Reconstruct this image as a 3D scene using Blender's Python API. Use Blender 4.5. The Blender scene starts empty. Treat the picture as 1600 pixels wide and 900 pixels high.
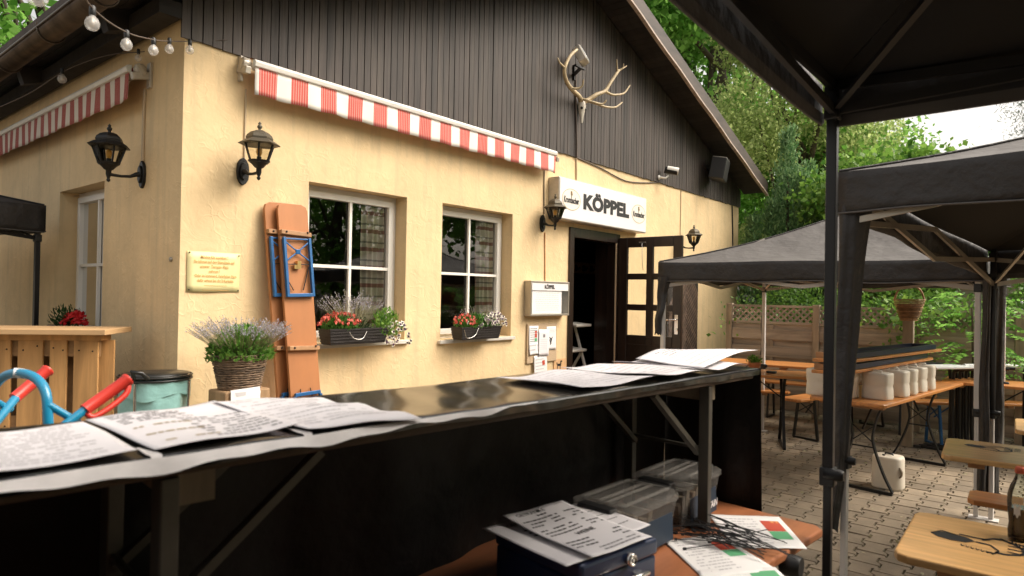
import bpy, math, random
import numpy as np
from mathutils import Vector, Matrix
rnd = random.Random(7)
PI = math.pi
scene = bpy.context.scene
COL = scene.collection

# ------------------------------------------------------------------ camera
H = 1.56
F = 1030.0
def camera():
    yaw = math.radians(39.5); p = math.atan(10 / F); k = math.radians(1.0)
    a = Vector((math.cos(yaw), math.sin(yaw), 0)); r = Vector((math.sin(yaw), -math.cos(yaw), 0)); u = Vector((0, 0, 1))
    a2 = a * math.cos(p) + u * math.sin(p); u2 = u * math.cos(p) - a * math.sin(p)
    r3 = r * math.cos(k) + u2 * math.sin(k); u3 = u2 * math.cos(k) - r * math.sin(k)
    cd = bpy.data.cameras.new('camera'); co = bpy.data.objects.new('camera', cd); COL.objects.link(co)
    m = Matrix.Identity(4)
    for i in range(3):
        m[i][0] = r3[i]; m[i][1] = u3[i]; m[i][2] = -a2[i]
    m[2][3] = H
    co.matrix_world = m
    cd.sensor_width = 36; cd.lens = 36 * F / 1600; cd.clip_start = .02; cd.clip_end = 600
    cd.dof.use_dof = True; cd.dof.focus_distance = 7.0; cd.dof.aperture_fstop = 4.5
    scene.camera = co
camera()

# ------------------------------------------------------------------ light
SUN_EL, SUN_AZ = math.radians(48), Vector((.62, -.78))
w = bpy.data.worlds.new('World'); scene.world = w; w.use_nodes = True
nt = w.node_tree; nt.nodes.clear()
sky = nt.nodes.new('ShaderNodeTexSky'); sky.sky_type = 'NISHITA'; sky.sun_disc = False
sky.sun_elevation = SUN_EL; sky.sun_rotation = math.atan2(SUN_AZ.x, SUN_AZ.y)
sky.air_density = 1.0; sky.dust_density = 6.0; sky.ozone_density = 1.0
hs = nt.nodes.new('ShaderNodeHueSaturation'); hs.inputs['Saturation'].default_value = .25; hs.inputs['Value'].default_value = 1.0
tint = nt.nodes.new('ShaderNodeMix'); tint.data_type = 'RGBA'; tint.blend_type = 'MULTIPLY'; tint.inputs[0].default_value = 1
tint.inputs[7].default_value = (1.0, .93, .84, 1)
bgd = nt.nodes.new('ShaderNodeBackground'); bgd.inputs[1].default_value = .15
out = nt.nodes.new('ShaderNodeOutputWorld')
nt.links.new(sky.outputs[0], hs.inputs['Color']); nt.links.new(hs.outputs[0], tint.inputs[6])
nt.links.new(tint.outputs[2], bgd.inputs[0]); nt.links.new(bgd.outputs[0], out.inputs[0])
sd = bpy.data.lights.new('sun', 'SUN'); sd.energy = .95; sd.angle = math.radians(45); sd.color = (1, .93, .82)
so = bpy.data.objects.new('sun', sd); COL.objects.link(so)
dv = Vector((SUN_AZ.x * math.cos(SUN_EL), SUN_AZ.y * math.cos(SUN_EL), math.sin(SUN_EL)))
so.rotation_euler = (-dv).to_track_quat('-Z', 'Y').to_euler()
scene.view_settings.view_transform = 'Standard'; scene.view_settings.look = 'None'
scene.view_settings.exposure = 1.0; scene.view_settings.gamma = 1
try:
    scene.cycles.max_bounces = 8; scene.cycles.transparent_max_bounces = 12
    scene.cycles.diffuse_bounces = 3
except Exception: pass

# ------------------------------------------------------------------ materials
MATS = {}
def M(name, col, rough=.6, metal=0.0, var=.0, vscale=8, bump=.0, bscale=60, st=(1, 1, 1), trans=0, alpha=1, sub=0, spec=None, coat=0, island=0, warp=0, dirt=0):
    m = bpy.data.materials.new(name); m.use_nodes = True; MATS[name] = m
    n = m.node_tree; b = n.nodes['Principled BSDF']
    b.inputs['Base Color'].default_value = (*col, 1); b.inputs['Roughness'].default_value = rough; b.inputs['Metallic'].default_value = metal
    if spec is not None: b.inputs['Specular IOR Level'].default_value = spec
    if coat: b.inputs['Coat Weight'].default_value = coat; b.inputs['Coat Roughness'].default_value = .15
    if trans: b.inputs['Transmission Weight'].default_value = trans
    if alpha < 1: b.inputs['Alpha'].default_value = alpha
    src = None
    if var or bump or dirt:
        tc = n.nodes.new('ShaderNodeTexCoord'); mp = n.nodes.new('ShaderNodeMapping'); mp.inputs['Scale'].default_value = st
        n.links.new(tc.outputs['Object'], mp.inputs[0])
    if var:
        t = n.nodes.new('ShaderNodeTexNoise'); t.inputs['Scale'].default_value = vscale; t.inputs['Detail'].default_value = 5; t.inputs['Roughness'].default_value = .6
        t.inputs['Distortion'].default_value = warp
        n.links.new(mp.outputs[0], t.inputs['Vector'])
        r = n.nodes.new('ShaderNodeValToRGB'); r.color_ramp.elements[0].position = .3; r.color_ramp.elements[1].position = .7
        r.color_ramp.elements[0].color = (*[c * (1 - var) for c in col], 1); r.color_ramp.elements[1].color = (*[min(1, c * (1 + var)) for c in col], 1)
        n.links.new(t.outputs[0], r.inputs[0]); src = r.outputs[0]
    if dirt:
        t2 = n.nodes.new('ShaderNodeTexNoise'); t2.inputs['Scale'].default_value = 1.1; t2.inputs['Detail'].default_value = 8; t2.inputs['Roughness'].default_value = .7
        n.links.new(tc.outputs['Object'], t2.inputs['Vector'])
        r2 = n.nodes.new('ShaderNodeMapRange'); r2.inputs[1].default_value = .42; r2.inputs[2].default_value = .75; r2.inputs[3].default_value = 1; r2.inputs[4].default_value = 1 - dirt
        n.links.new(t2.outputs[0], r2.inputs[0])
        mx = n.nodes.new('ShaderNodeMix'); mx.data_type = 'RGBA'; mx.blend_type = 'MULTIPLY'; mx.inputs[0].default_value = 1
        if src: n.links.new(src, mx.inputs[6])
        else: mx.inputs[6].default_value = (*col, 1)
        n.links.new(r2.outputs[0], mx.inputs[7]); src = mx.outputs[2]
    if island:
        g = n.nodes.new('ShaderNodeNewGeometry'); h = n.nodes.new('ShaderNodeHueSaturation')
        mr = n.nodes.new('ShaderNodeMapRange'); mr.inputs[3].default_value = 1 - island; mr.inputs[4].default_value = 1 + island
        n.links.new(g.outputs['Random Per Island'], mr.inputs[0]); n.links.new(mr.outputs[0], h.inputs['Value'])
        if src: n.links.new(src, h.inputs['Color'])
        else: h.inputs['Color'].default_value = (*col, 1)
        src = h.outputs[0]
    if src: n.links.new(src, b.inputs['Base Color'])
    if bump:
        t = n.nodes.new('ShaderNodeTexNoise'); t.inputs['Scale'].default_value = bscale; t.inputs['Detail'].default_value = 6
        n.links.new(mp.outputs[0], t.inputs['Vector'])
        bp = n.nodes.new('ShaderNodeBump'); bp.inputs['Strength'].default_value = bump; bp.inputs['Distance'].default_value = .01
        n.links.new(t.outputs[0], bp.inputs['Height']); n.links.new(bp.outputs[0], b.inputs['Normal'])
    return m

def leaf_mat(name, c1, c2, tr=.35, rough=.5):
    m = bpy.data.materials.new(name); m.use_nodes = True; MATS[name] = m
    n = m.node_tree; b = n.nodes['Principled BSDF']; o = n.nodes['Material Output']
    g = n.nodes.new('ShaderNodeNewGeometry'); r = n.nodes.new('ShaderNodeValToRGB')
    r.color_ramp.elements[0].color = (*c1, 1); r.color_ramp.elements[1].color = (*c2, 1)
    n.links.new(g.outputs['Random Per Island'], r.inputs[0]); n.links.new(r.outputs[0], b.inputs['Base Color'])
    b.inputs['Roughness'].default_value = rough; b.inputs['Specular IOR Level'].default_value = .3
    t = n.nodes.new('ShaderNodeBsdfTranslucent'); n.links.new(r.outputs[0], t.inputs[0])
    mx = n.nodes.new('ShaderNodeMixShader'); mx.inputs[0].default_value = tr
    n.links.new(b.outputs[0], mx.inputs[1]); n.links.new(t.outputs[0], mx.inputs[2]); n.links.new(mx.outputs[0], o.inputs[0])
    return m

def stucco_mat():
    m = M('stucco', (.79, .59, .335), .85, var=.05, vscale=3, dirt=.2)
    n = m.node_tree; b = n.nodes['Principled BSDF']
    tc = n.nodes.new('ShaderNodeTexCoord')
    d = n.nodes.new('ShaderNodeTexNoise'); d.inputs['Scale'].default_value = 5; d.inputs['Detail'].default_value = 2
    n.links.new(tc.outputs['Object'], d.inputs['Vector'])
    ad = n.nodes.new('ShaderNodeMix'); ad.data_type = 'VECTOR'; ad.inputs[0].default_value = .38
    n.links.new(tc.outputs['Object'], ad.inputs[4]); n.links.new(d.outputs['Color'], ad.inputs[5])
    v = n.nodes.new('ShaderNodeTexVoronoi'); v.feature = 'DISTANCE_TO_EDGE'; v.inputs['Scale'].default_value = 9
    n.links.new(ad.outputs[1], v.inputs['Vector'])
    mr = n.nodes.new('ShaderNodeMapRange'); mr.inputs[1].default_value = 0; mr.inputs[2].default_value = .09; mr.inputs[3].default_value = .45; mr.inputs[4].default_value = 0
    n.links.new(v.outputs['Distance'], mr.inputs[0])
    msk = n.nodes.new('ShaderNodeTexNoise'); msk.inputs['Scale'].default_value = 6; msk.inputs['Detail'].default_value = 1
    n.links.new(tc.outputs['Object'], msk.inputs['Vector'])
    mk = n.nodes.new('ShaderNodeMapRange'); mk.inputs[1].default_value = .48; mk.inputs[2].default_value = .6
    n.links.new(msk.outputs[0], mk.inputs[0])
    mu = n.nodes.new('ShaderNodeMath'); mu.operation = 'MULTIPLY'; n.links.new(mr.outputs[0], mu.inputs[0]); n.links.new(mk.outputs[0], mu.inputs[1])
    f = n.nodes.new('ShaderNodeTexNoise'); f.inputs['Scale'].default_value = 45; f.inputs['Detail'].default_value = 5
    n.links.new(tc.outputs['Object'], f.inputs['Vector'])
    big = n.nodes.new('ShaderNodeTexNoise'); big.inputs['Scale'].default_value = 7; big.inputs['Detail'].default_value = 3; big.inputs['Distortion'].default_value = 1.5
    n.links.new(tc.outputs['Object'], big.inputs['Vector'])
    s1 = n.nodes.new('ShaderNodeMath'); s1.operation = 'MULTIPLY_ADD'; s1.inputs[1].default_value = .35
    n.links.new(f.outputs[0], s1.inputs[0]); n.links.new(mu.outputs[0], s1.inputs[2])
    s2 = n.nodes.new('ShaderNodeMath'); s2.operation = 'MULTIPLY_ADD'; s2.inputs[1].default_value = 1.6
    n.links.new(big.outputs[0], s2.inputs[0]); n.links.new(s1.outputs[0], s2.inputs[2])
    bp = n.nodes.new('ShaderNodeBump'); bp.inputs['Strength'].default_value = .55; bp.inputs['Distance'].default_value = .006
    n.links.new(s2.outputs[0], bp.inputs['Height']); n.links.new(bp.outputs[0], b.inputs['Normal'])
    return m

def stripe_mat(name, axis, period, frac, ca, cb, off=0.0, fine=True):
    """woven awning cloth: wide bands, the coloured ones made of fine threads"""
    m = bpy.data.materials.new(name); m.use_nodes = True; MATS[name] = m
    n = m.node_tree; b = n.nodes['Principled BSDF']; b.inputs['Roughness'].default_value = .9
    tc = n.nodes.new('ShaderNodeTexCoord'); sp = n.nodes.new('ShaderNodeSeparateXYZ'); n.links.new(tc.outputs['Object'], sp.inputs[0])
    def op(o, a, bb):
        q = n.nodes.new('ShaderNodeMath'); q.operation = o
        for i, v in enumerate((a, bb)):
            if isinstance(v, (int, float)): q.inputs[i].default_value = v
            else: n.links.new(v, q.inputs[i])
        return q.outputs[0]
    x = op('ADD', sp.outputs[axis], off + 50 * period)
    ph = op('DIVIDE', op('MODULO', x, period), period)
    band = op('LESS_THAN', ph, frac)
    if fine:
        thr = op('LESS_THAN', op('MODULO', x, period * frac / 7), period * frac / 7 * .22)
        band = op('MULTIPLY', band, op('SUBTRACT', 1, op('MULTIPLY', thr, .45)))
    mx = n.nodes.new('ShaderNodeMix'); mx.data_type = 'RGBA'; n.links.new(band, mx.inputs[0])
    mx.inputs[6].default_value = (*cb, 1); mx.inputs[7].default_value = (*ca, 1)
    n.links.new(mx.outputs[2], b.inputs['Base Color'])
    return m

def plaid_mat():
    m = bpy.data.materials.new('plaid'); m.use_nodes = True
    n = m.node_tree; b = n.nodes['Principled BSDF']; b.inputs['Roughness'].default_value = .9
    tc = n.nodes.new('ShaderNodeTexCoord'); sp = n.nodes.new('ShaderNodeSeparateXYZ'); n.links.new(tc.outputs['Object'], sp.inputs[0])
    def band(sock, per, lo, hi):
        a = n.nodes.new('ShaderNodeMath'); a.operation = 'ADD'; a.inputs[1].default_value = 20 * per; n.links.new(sock, a.inputs[0])
        q = n.nodes.new('ShaderNodeMath'); q.operation = 'MODULO'; q.inputs[1].default_value = per; n.links.new(a.outputs[0], q.inputs[0])
        c = n.nodes.new('ShaderNodeMath'); c.operation = 'COMPARE'; c.inputs[1].default_value = (lo + hi) / 2 * per; c.inputs[2].default_value = (hi - lo) / 2 * per
        n.links.new(q.outputs[0], c.inputs[0]); return c.outputs[0]
    cur = None; base = (.95, .88, .74)
    for sock, per, lo, hi, col, f in ((sp.outputs[2], .16, .0, .22, (.32, .05, .04), .75), (sp.outputs[2], .16, .45, .55, (.06, .09, .05), .6), (sp.outputs[0], .13, .0, .2, (.32, .05, .04), .55), (sp.outputs[0], .13, .5, .58, (.05, .08, .05), .6)):
        mx = n.nodes.new('ShaderNodeMix'); mx.data_type = 'RGBA'
        s = n.nodes.new('ShaderNodeMath'); s.operation = 'MULTIPLY'; s.inputs[1].default_value = f; n.links.new(band(sock, per, lo, hi), s.inputs[0])
        n.links.new(s.outputs[0], mx.inputs[0])
        if cur: n.links.new(cur, mx.inputs[6])
        else: mx.inputs[6].default_value = (*base, 1)
        mx.inputs[7].default_value = (*col, 1); cur = mx.outputs[2]
    n.links.new(cur, b.inputs['Base Color']); MATS['plaid'] = m

def glass_mat(name, ior=1.9, tint=(.9, .92, .9), rough=.0):
    m = bpy.data.materials.new(name); m.use_nodes = True; MATS[name] = m
    n = m.node_tree; n.nodes.remove(n.nodes['Principled BSDF']); o = n.nodes['Material Output']
    t = n.nodes.new('ShaderNodeBsdfTransparent'); t.inputs[0].default_value = (*tint, 1)
    g = n.nodes.new('ShaderNodeBsdfGlossy'); g.inputs['Roughness'].default_value = rough
    fr = n.nodes.new('ShaderNodeFresnel'); fr.inputs[0].default_value = ior
    mx = n.nodes.new('ShaderNodeMixShader'); n.links.new(fr.outputs[0], mx.inputs[0]); n.links.new(t.outputs[0], mx.inputs[1]); n.links.new(g.outputs[0], mx.inputs[2])
    n.links.new(mx.outputs[0], o.inputs[0]); return m

stucco_mat(); plaid_mat()
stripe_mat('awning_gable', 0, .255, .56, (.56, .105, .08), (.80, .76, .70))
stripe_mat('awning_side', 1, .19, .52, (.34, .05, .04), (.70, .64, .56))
glass_mat('glass', 1.85); M('clear_pane', (.8, .85, .85), .1, alpha=.07); glass_mat('lamp_glass', 1.45, (.95, .93, .86)); glass_mat('door_glass', 1.5, (.93, .93, .90)); M('bulb_glass', (.85, .82, .78), .08, alpha=.34, spec=1.0); glass_mat('bottle_glass', 1.5, (.86, .9, .86))
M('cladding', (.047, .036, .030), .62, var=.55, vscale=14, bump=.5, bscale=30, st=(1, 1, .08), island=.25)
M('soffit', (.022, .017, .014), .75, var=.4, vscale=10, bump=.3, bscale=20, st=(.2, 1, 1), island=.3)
M('fascia', (.05, .036, .028), .6, var=.5, vscale=9, st=(.3, 1, 1))
M('fascia_edge', (.42, .33, .27), .6, var=.3, vscale=14)
M('roof_tile', (.06, .045, .038), .8, var=.4, vscale=5, bump=.4, bscale=20)
M('gutter', (.075, .055, .04), .38, .6, var=.4, vscale=7, bump=.1, bscale=40)
M('pvc', (.82, .79, .73), .35)
M('sill', (.62, .58, .52), .4, var=.1, vscale=10)
M('white_metal', (.80, .77, .71), .35, var=.06, vscale=10)
M('alu', (.55, .50, .43), .38, .35, var=.12, vscale=12)
M('alu_frame', (.42, .38, .32), .35, .6, var=.1)
M('trestle_steel', (.085, .078, .064), .45, .3, var=.2)
M('tie', (.007, .007, .008), .5)
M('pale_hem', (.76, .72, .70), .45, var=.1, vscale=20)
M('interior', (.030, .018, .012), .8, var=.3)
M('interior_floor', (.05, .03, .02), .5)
M('door_wood', (.022, .012, .008), .32, var=.5, vscale=12, bump=.15, bscale=40, st=(1, 1, .1), coat=.2)
M('chevron', (.10, .066, .048), .55, var=.4, vscale=18, island=.3)
M('chevron_back', (.018, .012, .009), .6)
M('cast_iron', (.012, .012, .012), .42, .3, bump=.2, bscale=120)
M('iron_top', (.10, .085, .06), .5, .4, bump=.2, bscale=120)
M('brass', (.75, .52, .22), .3, .9)
M('amber', (.75, .40, .08), .3)
M('sign_white', (.80, .765, .76), .35)
M('black_print', (.012, .011, .011), .6)
M('gold_print', (.45, .33, .15), .5)
M('grey_print', (.20, .19, .20), .7)
M('faint_print', (.56, .54, .55), .7)
M('cream', (.80, .74, .66), .5)
M('paper', (.80, .77, .79), .55, var=.03, vscale=4)
M('paper_white', (.85, .83, .82), .5)
M('red_print', (.52, .07, .035), .6)
M('green_print', (.12, .42, .20), .6)
M('orange_print', (.75, .30, .08), .6)
M('cork', (.52, .38, .24), .9, var=.15, vscale=90)
M('yellow_paper', (.80, .71, .36), .55)
M('yellow_text', (.62, .33, .10), .6)
M('ply', (.66, .40, .20), .7, var=.15, vscale=10)
M('bone', (.44, .34, .20), .5, var=.35, vscale=14, bump=.3, bscale=60)
M('bone_white', (.55, .50, .42), .6, var=.3, vscale=20)
M('board_dark', (.09, .062, .042), .7, var=.3, vscale=10)
M('plastic_dark', (.018, .018, .018), .45)
M('plastic_box', (.016, .011, .009), .5, bump=.6, bscale=150)
M('orange_wood', (.56, .225, .06), .36, var=.28, vscale=14, warp=1.2, bump=.1, bscale=30, st=(.06, 1, 1), coat=.2, island=.08, dirt=.22)
M('bench_wood', (.42, .165, .055), .6, var=.10, vscale=6, st=(1, 1, .15), dirt=.12, coat=.1)
M('honey_wood', (.64, .37, .145), .36, var=.26, vscale=16, warp=1.6, st=(.06, 1, 1), bump=.12, bscale=40, coat=.15, dirt=.22)
M('honey_side', (.62, .30, .07), .35, var=.2, vscale=6, st=(1, .15, 1))
M('worn_wood', (.42, .155, .065), .42, var=.3, vscale=7, bump=.2, bscale=25, st=(.15, 1, 1), coat=.2, dirt=.4)
M('wood_batten', (.36, .19, .085), .6, var=.2, vscale=10)
M('grey_wood', (.24, .19, .13), .6, var=.3, vscale=12, st=(1, 1, .2))
M('blue_steel', (.012, .10, .27), .38, .1, var=.15, vscale=20)
M('navy', (.010, .018, .05), .35, var=.2)
M('black_steel', (.010, .010, .011), .38, .3)
M('trolley_blue', (.015, .23, .40), .28, coat=.4)
M('trolley_red', (.62, .045, .03), .35)
M('label_grey', (.60, .62, .62), .5)
M('pallet', (.62, .335, .125), .7, var=.32, vscale=7, bump=.35, bscale=22, st=(1, 1, .12), warp=.8, island=.12)
M('pallet_dark', (.34, .20, .09), .8, var=.3, vscale=9, bump=.3)
M('board_top', (.60, .38, .19), .5, var=.15, vscale=6, st=(.2, .2, 1))
M('bin_bag', (.30, .55, .52), .35, var=.12, vscale=6, bump=.8, bscale=14, trans=.0)
M('bin_black', (.015, .015, .014), .35)
M('stump', (.40, .25, .13), .8, var=.35, vscale=9, bump=.5, bscale=18, st=(1, 1, .15))
M('wicker', (.16, .105, .065), .75, var=.4, vscale=30, island=.5)
M('wicker_light', (.36, .21, .11), .75, var=.3, vscale=30, island=.4)
M('soil', (.03, .02, .012), .95)
M('moss_joint', (.075, .065, .032), 1.0, var=.6, vscale=6, bump=.5)
M('earth', (.24, .20, .14), 1.0, var=.4, vscale=2)
M('paver', (.27, .215, .150), .85, var=.22, vscale=3.5, bump=.35, bscale=130, island=.22, dirt=.40)
M('foil', (.010, .009, .008), .16, spec=.7, bump=.12, bscale=9)
M('foil_matte', (.0085, .007, .006), .55, spec=.3, bump=.3, bscale=7)
M('foil_edge', (.30, .28, .26), .3)
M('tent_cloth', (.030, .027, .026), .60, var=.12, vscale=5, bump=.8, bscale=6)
M('tent_roof', (.100, .092, .087), .7, var=.10, vscale=2.5, bump=.7, bscale=4)  # black cloth; the grey sheen of the sky on the roof is in this colour
M('tent_shade', (.006, .0058, .0055), .9)  # same cloth near black, with the shade under the roof put into the colour
M('tent_steel', (.50, .46, .42), .4, .1)
M('tent_leg_white', (.66, .63, .60), .4)
M('tent_leg_black', (.022, .022, .023), .35, .3)
M('fence_wood', (.33, .272, .21), .8, var=.45, vscale=9, bump=.5, bscale=20, st=(1, .1, 1), island=.2, warp=.6)
M('fence_post', (.30, .24, .17), .8, var=.35, vscale=9, st=(1, 1, .15))
M('weight_plastic', (.70, .64, .54), .42, var=.05, vscale=6, bump=.1)
M('blue_box', (.008, .022, .075), .35, coat=.2)
M('chrome', (.75, .72, .68), .15, .95)
M('clear_plastic', (.34, .32, .30), .25, alpha=.16, spec=.6)
M('clear_lid', (.42, .40, .37), .25, alpha=.26, spec=.6)
M('box_insert', (.02, .035, .06), .5)
M('cola', (.035, .008, .003), .1)
M('cap', (.40, .08, .04), .4, .3)
M('bark', (.09, .07, .05), .9, var=.4, vscale=8, bump=.8, bscale=12, st=(1, 1, .2))
M('cable', (.10, .075, .06), .6)
M('cable_light', (.55, .42, .27), .6)
M('speaker_top', (.40, .37, .33), .5)
M('concrete', (.34, .30, .25), .9, var=.2)
M('terracotta', (.50, .20, .09), .8)
M('white_wall', (.62, .58, .52), .8)
leaf_mat('leaf_bright', (.09, .26, .035), (.34, .62, .14), .62)
leaf_mat('leaf_mid', (.07, .19, .03), (.26, .48, .10), .6)
leaf_mat('leaf_birch', (.24, .34, .10), (.62, .72, .30), .64)
leaf_mat('leaf_lime', (.07, .19, .025), (.28, .46, .09), .48)
leaf_mat('leaf_dark', (.015, .05, .012), (.05, .11, .03))
leaf_mat('leaf_conifer', (.08, .20, .07), (.30, .46, .20), .35)
leaf_mat('leaf_hedge', (.05, .13, .02), (.16, .30, .05), .42)
leaf_mat('leaf_pot', (.04, .13, .02), (.15, .32, .06))
leaf_mat('petal_lilac', (.36, .34, .46), (.60, .57, .64), .2)
leaf_mat('petal_red', (.50, .05, .035), (.80, .22, .16), .2)
leaf_mat('petal_deepred', (.45, .008, .012), (.65, .03, .03), .2)
leaf_mat('petal_white', (.75, .70, .55), (.9, .87, .80), .2)
leaf_mat('petal_purple', (.03, .008, .04), (.12, .03, .12), .1)
leaf_mat('stem_dry', (.25, .24, .12), (.45, .40, .25), .2)

for k_ in ('tent_cloth', 'tent_roof', 'foil_matte'):
    for n_ in MATS[k_].node_tree.nodes:
        if n_.type == 'BUMP': n_.inputs['Distance'].default_value = .05
def streaks(m, amt=.12):
    n = m.node_tree; b = n.nodes['Principled BSDF']; src = b.inputs['Base Color'].links[0].from_socket
    tc = n.nodes.new('ShaderNodeTexCoord'); mp = n.nodes.new('ShaderNodeMapping'); mp.inputs['Scale'].default_value = (4, 4, .35); n.links.new(tc.outputs['Object'], mp.inputs[0])
    t = n.nodes.new('ShaderNodeTexNoise'); t.inputs['Scale'].default_value = 2.2; t.inputs['Detail'].default_value = 7; t.inputs['Roughness'].default_value = .65; n.links.new(mp.outputs[0], t.inputs['Vector'])
    r = n.nodes.new('ShaderNodeMapRange'); r.inputs[1].default_value = .5; r.inputs[2].default_value = .72; r.inputs[3].default_value = 0; r.inputs[4].default_value = amt; n.links.new(t.outputs[0], r.inputs[0])
    mx = n.nodes.new('ShaderNodeMix'); mx.data_type = 'RGBA'; n.links.new(r.outputs[0], mx.inputs[0]); n.links.new(src, mx.inputs[6]); mx.inputs[7].default_value = (.34, .29, .20, 1)
    n.links.new(mx.outputs[2], b.inputs['Base Color'])
streaks(MATS['stucco'], .30); streaks(MATS['cladding'], .07)

# ------------------------------------------------------------------ mesh builder
def rotz(a): return Matrix.Rotation(a, 3, 'Z')
class MB:
    def __init__(s): s.v = []; s.f = []; s.mi = []; s.sm = []; s.cm = 0; s.cs = False
    def add(s, vs, fs, smooth=None):
        o = len(s.v); s.v += [tuple(v) for v in vs]
        for f in fs: s.f.append(tuple(i + o for i in f)); s.mi.append(s.cm); s.sm.append(s.cs if smooth is None else smooth)
        return s
    def quad(s, a, b, c, d): return s.add([a, b, c, d], [(0, 1, 2, 3)])
    def box(s, c, d, R=None):
        c = Vector(c); hx, hy, hz = d[0] / 2, d[1] / 2, d[2] / 2
        vs = [Vector((x * hx, y * hy, z * hz)) for z in (-1, 1) for y in (-1, 1) for x in (-1, 1)]
        vs = [c + (R @ v if R else v) for v in vs]
        return s.add(vs, [(0, 2, 3, 1), (4, 5, 7, 6), (0, 1, 5, 4), (2, 6, 7, 3), (0, 4, 6, 2), (1, 3, 7, 5)], False)
    def bx(s, x0, x1, y0, y1, z0, z1): return s.box(((x0 + x1) / 2, (y0 + y1) / 2, (z0 + z1) / 2), (abs(x1 - x0), abs(y1 - y0), abs(z1 - z0)))
    def bar(s, p, q, w, h=None, up=(0, 0, 1)):
        p = Vector(p); q = Vector(q); h = h or w; d = (q - p); L = d.length; d.normalize(); up = Vector(up)
        if abs(d.dot(up)) > .98: up = Vector((1, 0, 0))
        sd = d.cross(up).normalized(); u = sd.cross(d)
        vs = [b + sd * (i * w / 2) + u * (j * h / 2) for b in (p, q) for i, j in ((-1, -1), (1, -1), (1, 1), (-1, 1))]
        return s.add(vs, [(0, 1, 2, 3), (7, 6, 5, 4), (0, 4, 5, 1), (1, 5, 6, 2), (2, 6, 7, 3), (3, 7, 4, 0)], False)
    def tube(s, path, r, n=8, closed=False):
        P = [Vector(p) for p in path]; m = len(P); rr = r if isinstance(r, (list, tuple)) else [r] * m
        vs = []; pu = None
        for i in range(m):
            if closed: d = P[(i + 1) % m] - P[i - 1]
            else: d = P[min(i + 1, m - 1)] - P[max(i - 1, 0)]
            if d.length < 1e-9: d = Vector((0, 0, 1))
            d.normalize()
            if pu is None:
                pu = Vector((0, 0, 1)) if abs(d.z) < .9 else Vector((1, 0, 0))
            a = d.cross(pu).normalized(); pu = a.cross(d).normalized()
            for k in range(n):
                t = 2 * PI * k / n; vs.append(P[i] + (a * math.cos(t) + pu * math.sin(t)) * rr[i])
        fs = []
        for i in range(m if closed else m - 1):
            j = (i + 1) % m
            for k in range(n): fs.append((i * n + k, i * n + (k + 1) % n, j * n + (k + 1) % n, j * n + k))
        s.add(vs, fs, True)
        if not closed: s.add([vs[k] for k in range(n)][::-1], [tuple(range(n))], False); s.add(vs[-n:], [tuple(range(n))], False)
        return s
    def lathe(s, prof, c=(0, 0, 0), n=16, R=None, smooth=True, cap=True, sx=1, sy=1):
        c = Vector(c); vs = []
        for r, z in prof:
            for k in range(n):
                v = Vector((r * math.cos(2 * PI * k / n) * sx, r * math.sin(2 * PI * k / n) * sy, z)); vs.append(c + (R @ v if R else v))
        fs = [(i * n + k, i * n + (k + 1) % n, (i + 1) * n + (k + 1) % n, (i + 1) * n + k) for i in range(len(prof) - 1) for k in range(n)]
        s.add(vs, fs, smooth)
        if cap:
            s.add(vs[:n][::-1], [tuple(range(n))], False); s.add(vs[-n:], [tuple(range(n))], False)
        return s
    def prism(s, poly, fn, t0, t1):
        n = len(poly); vs = [fn(a, b, t0) for a, b in poly] + [fn(a, b, t1) for a, b in poly]
        return s.add(vs, [tuple(range(n))[::-1], tuple(range(n, 2 * n))] + [(i, (i + 1) % n, (i + 1) % n + n, i + n) for i in range(n)], False)
    def grid(s, fn, nu, nv, smooth=True, flip=False):
        vs = [fn(i / nu, j / nv) for j in range(nv + 1) for i in range(nu + 1)]; W = nu + 1
        fs = [(j * W + i, j * W + i + 1, (j + 1) * W + i + 1, (j + 1) * W + i) for j in range(nv) for i in range(nu)]
        if flip: fs = [f[::-1] for f in fs]
        return s.add(vs, fs, smooth)
    def sphere(s, c, r, n=10, sc=(1, 1, 1)):
        return s.lathe([(r * math.sin(PI * i / n) * 1.0 + 1e-4, -r * math.cos(PI * i / n) * sc[2]) for i in range(n + 1)], c, n + 4, sx=sc[0], sy=sc[1], cap=False)
    def build(s, name, mats, parent=None, bevel=0, solid=0, origin=None, seg=2):
        me = bpy.data.meshes.new(name); ob = bpy.data.objects.new(name, me)
        if parent is not None:
            b = Vector(parent.get('_b', (0, 0, 0)))
        else:
            if origin is None:
                A = np.array(s.v); lo, hi = A.min(0), A.max(0); origin = ((lo[0] + hi[0]) / 2, (lo[1] + hi[1]) / 2, lo[2])
            b = Vector(origin); ob.location = b
        ob['_b'] = tuple(b)
        me.from_pydata([(v[0] - b[0], v[1] - b[1], v[2] - b[2]) for v in s.v], [], s.f)
        for m in (mats if isinstance(mats, (list, tuple)) else [mats]): me.materials.append(MATS[m])
        me.polygons.foreach_set('material_index', s.mi); me.polygons.foreach_set('use_smooth', s.sm); me.update()
        COL.objects.link(ob)
        if parent is not None: ob.parent = parent
        if solid:
            q = ob.modifiers.new('thickness', 'SOLIDIFY'); q.thickness = solid; q.offset = -1
        if bevel:
            q = ob.modifiers.new('bevel', 'BEVEL'); q.width = bevel; q.segments = seg; q.limit_method = 'ANGLE'; q.angle_limit = math.radians(50)
        return ob

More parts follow.
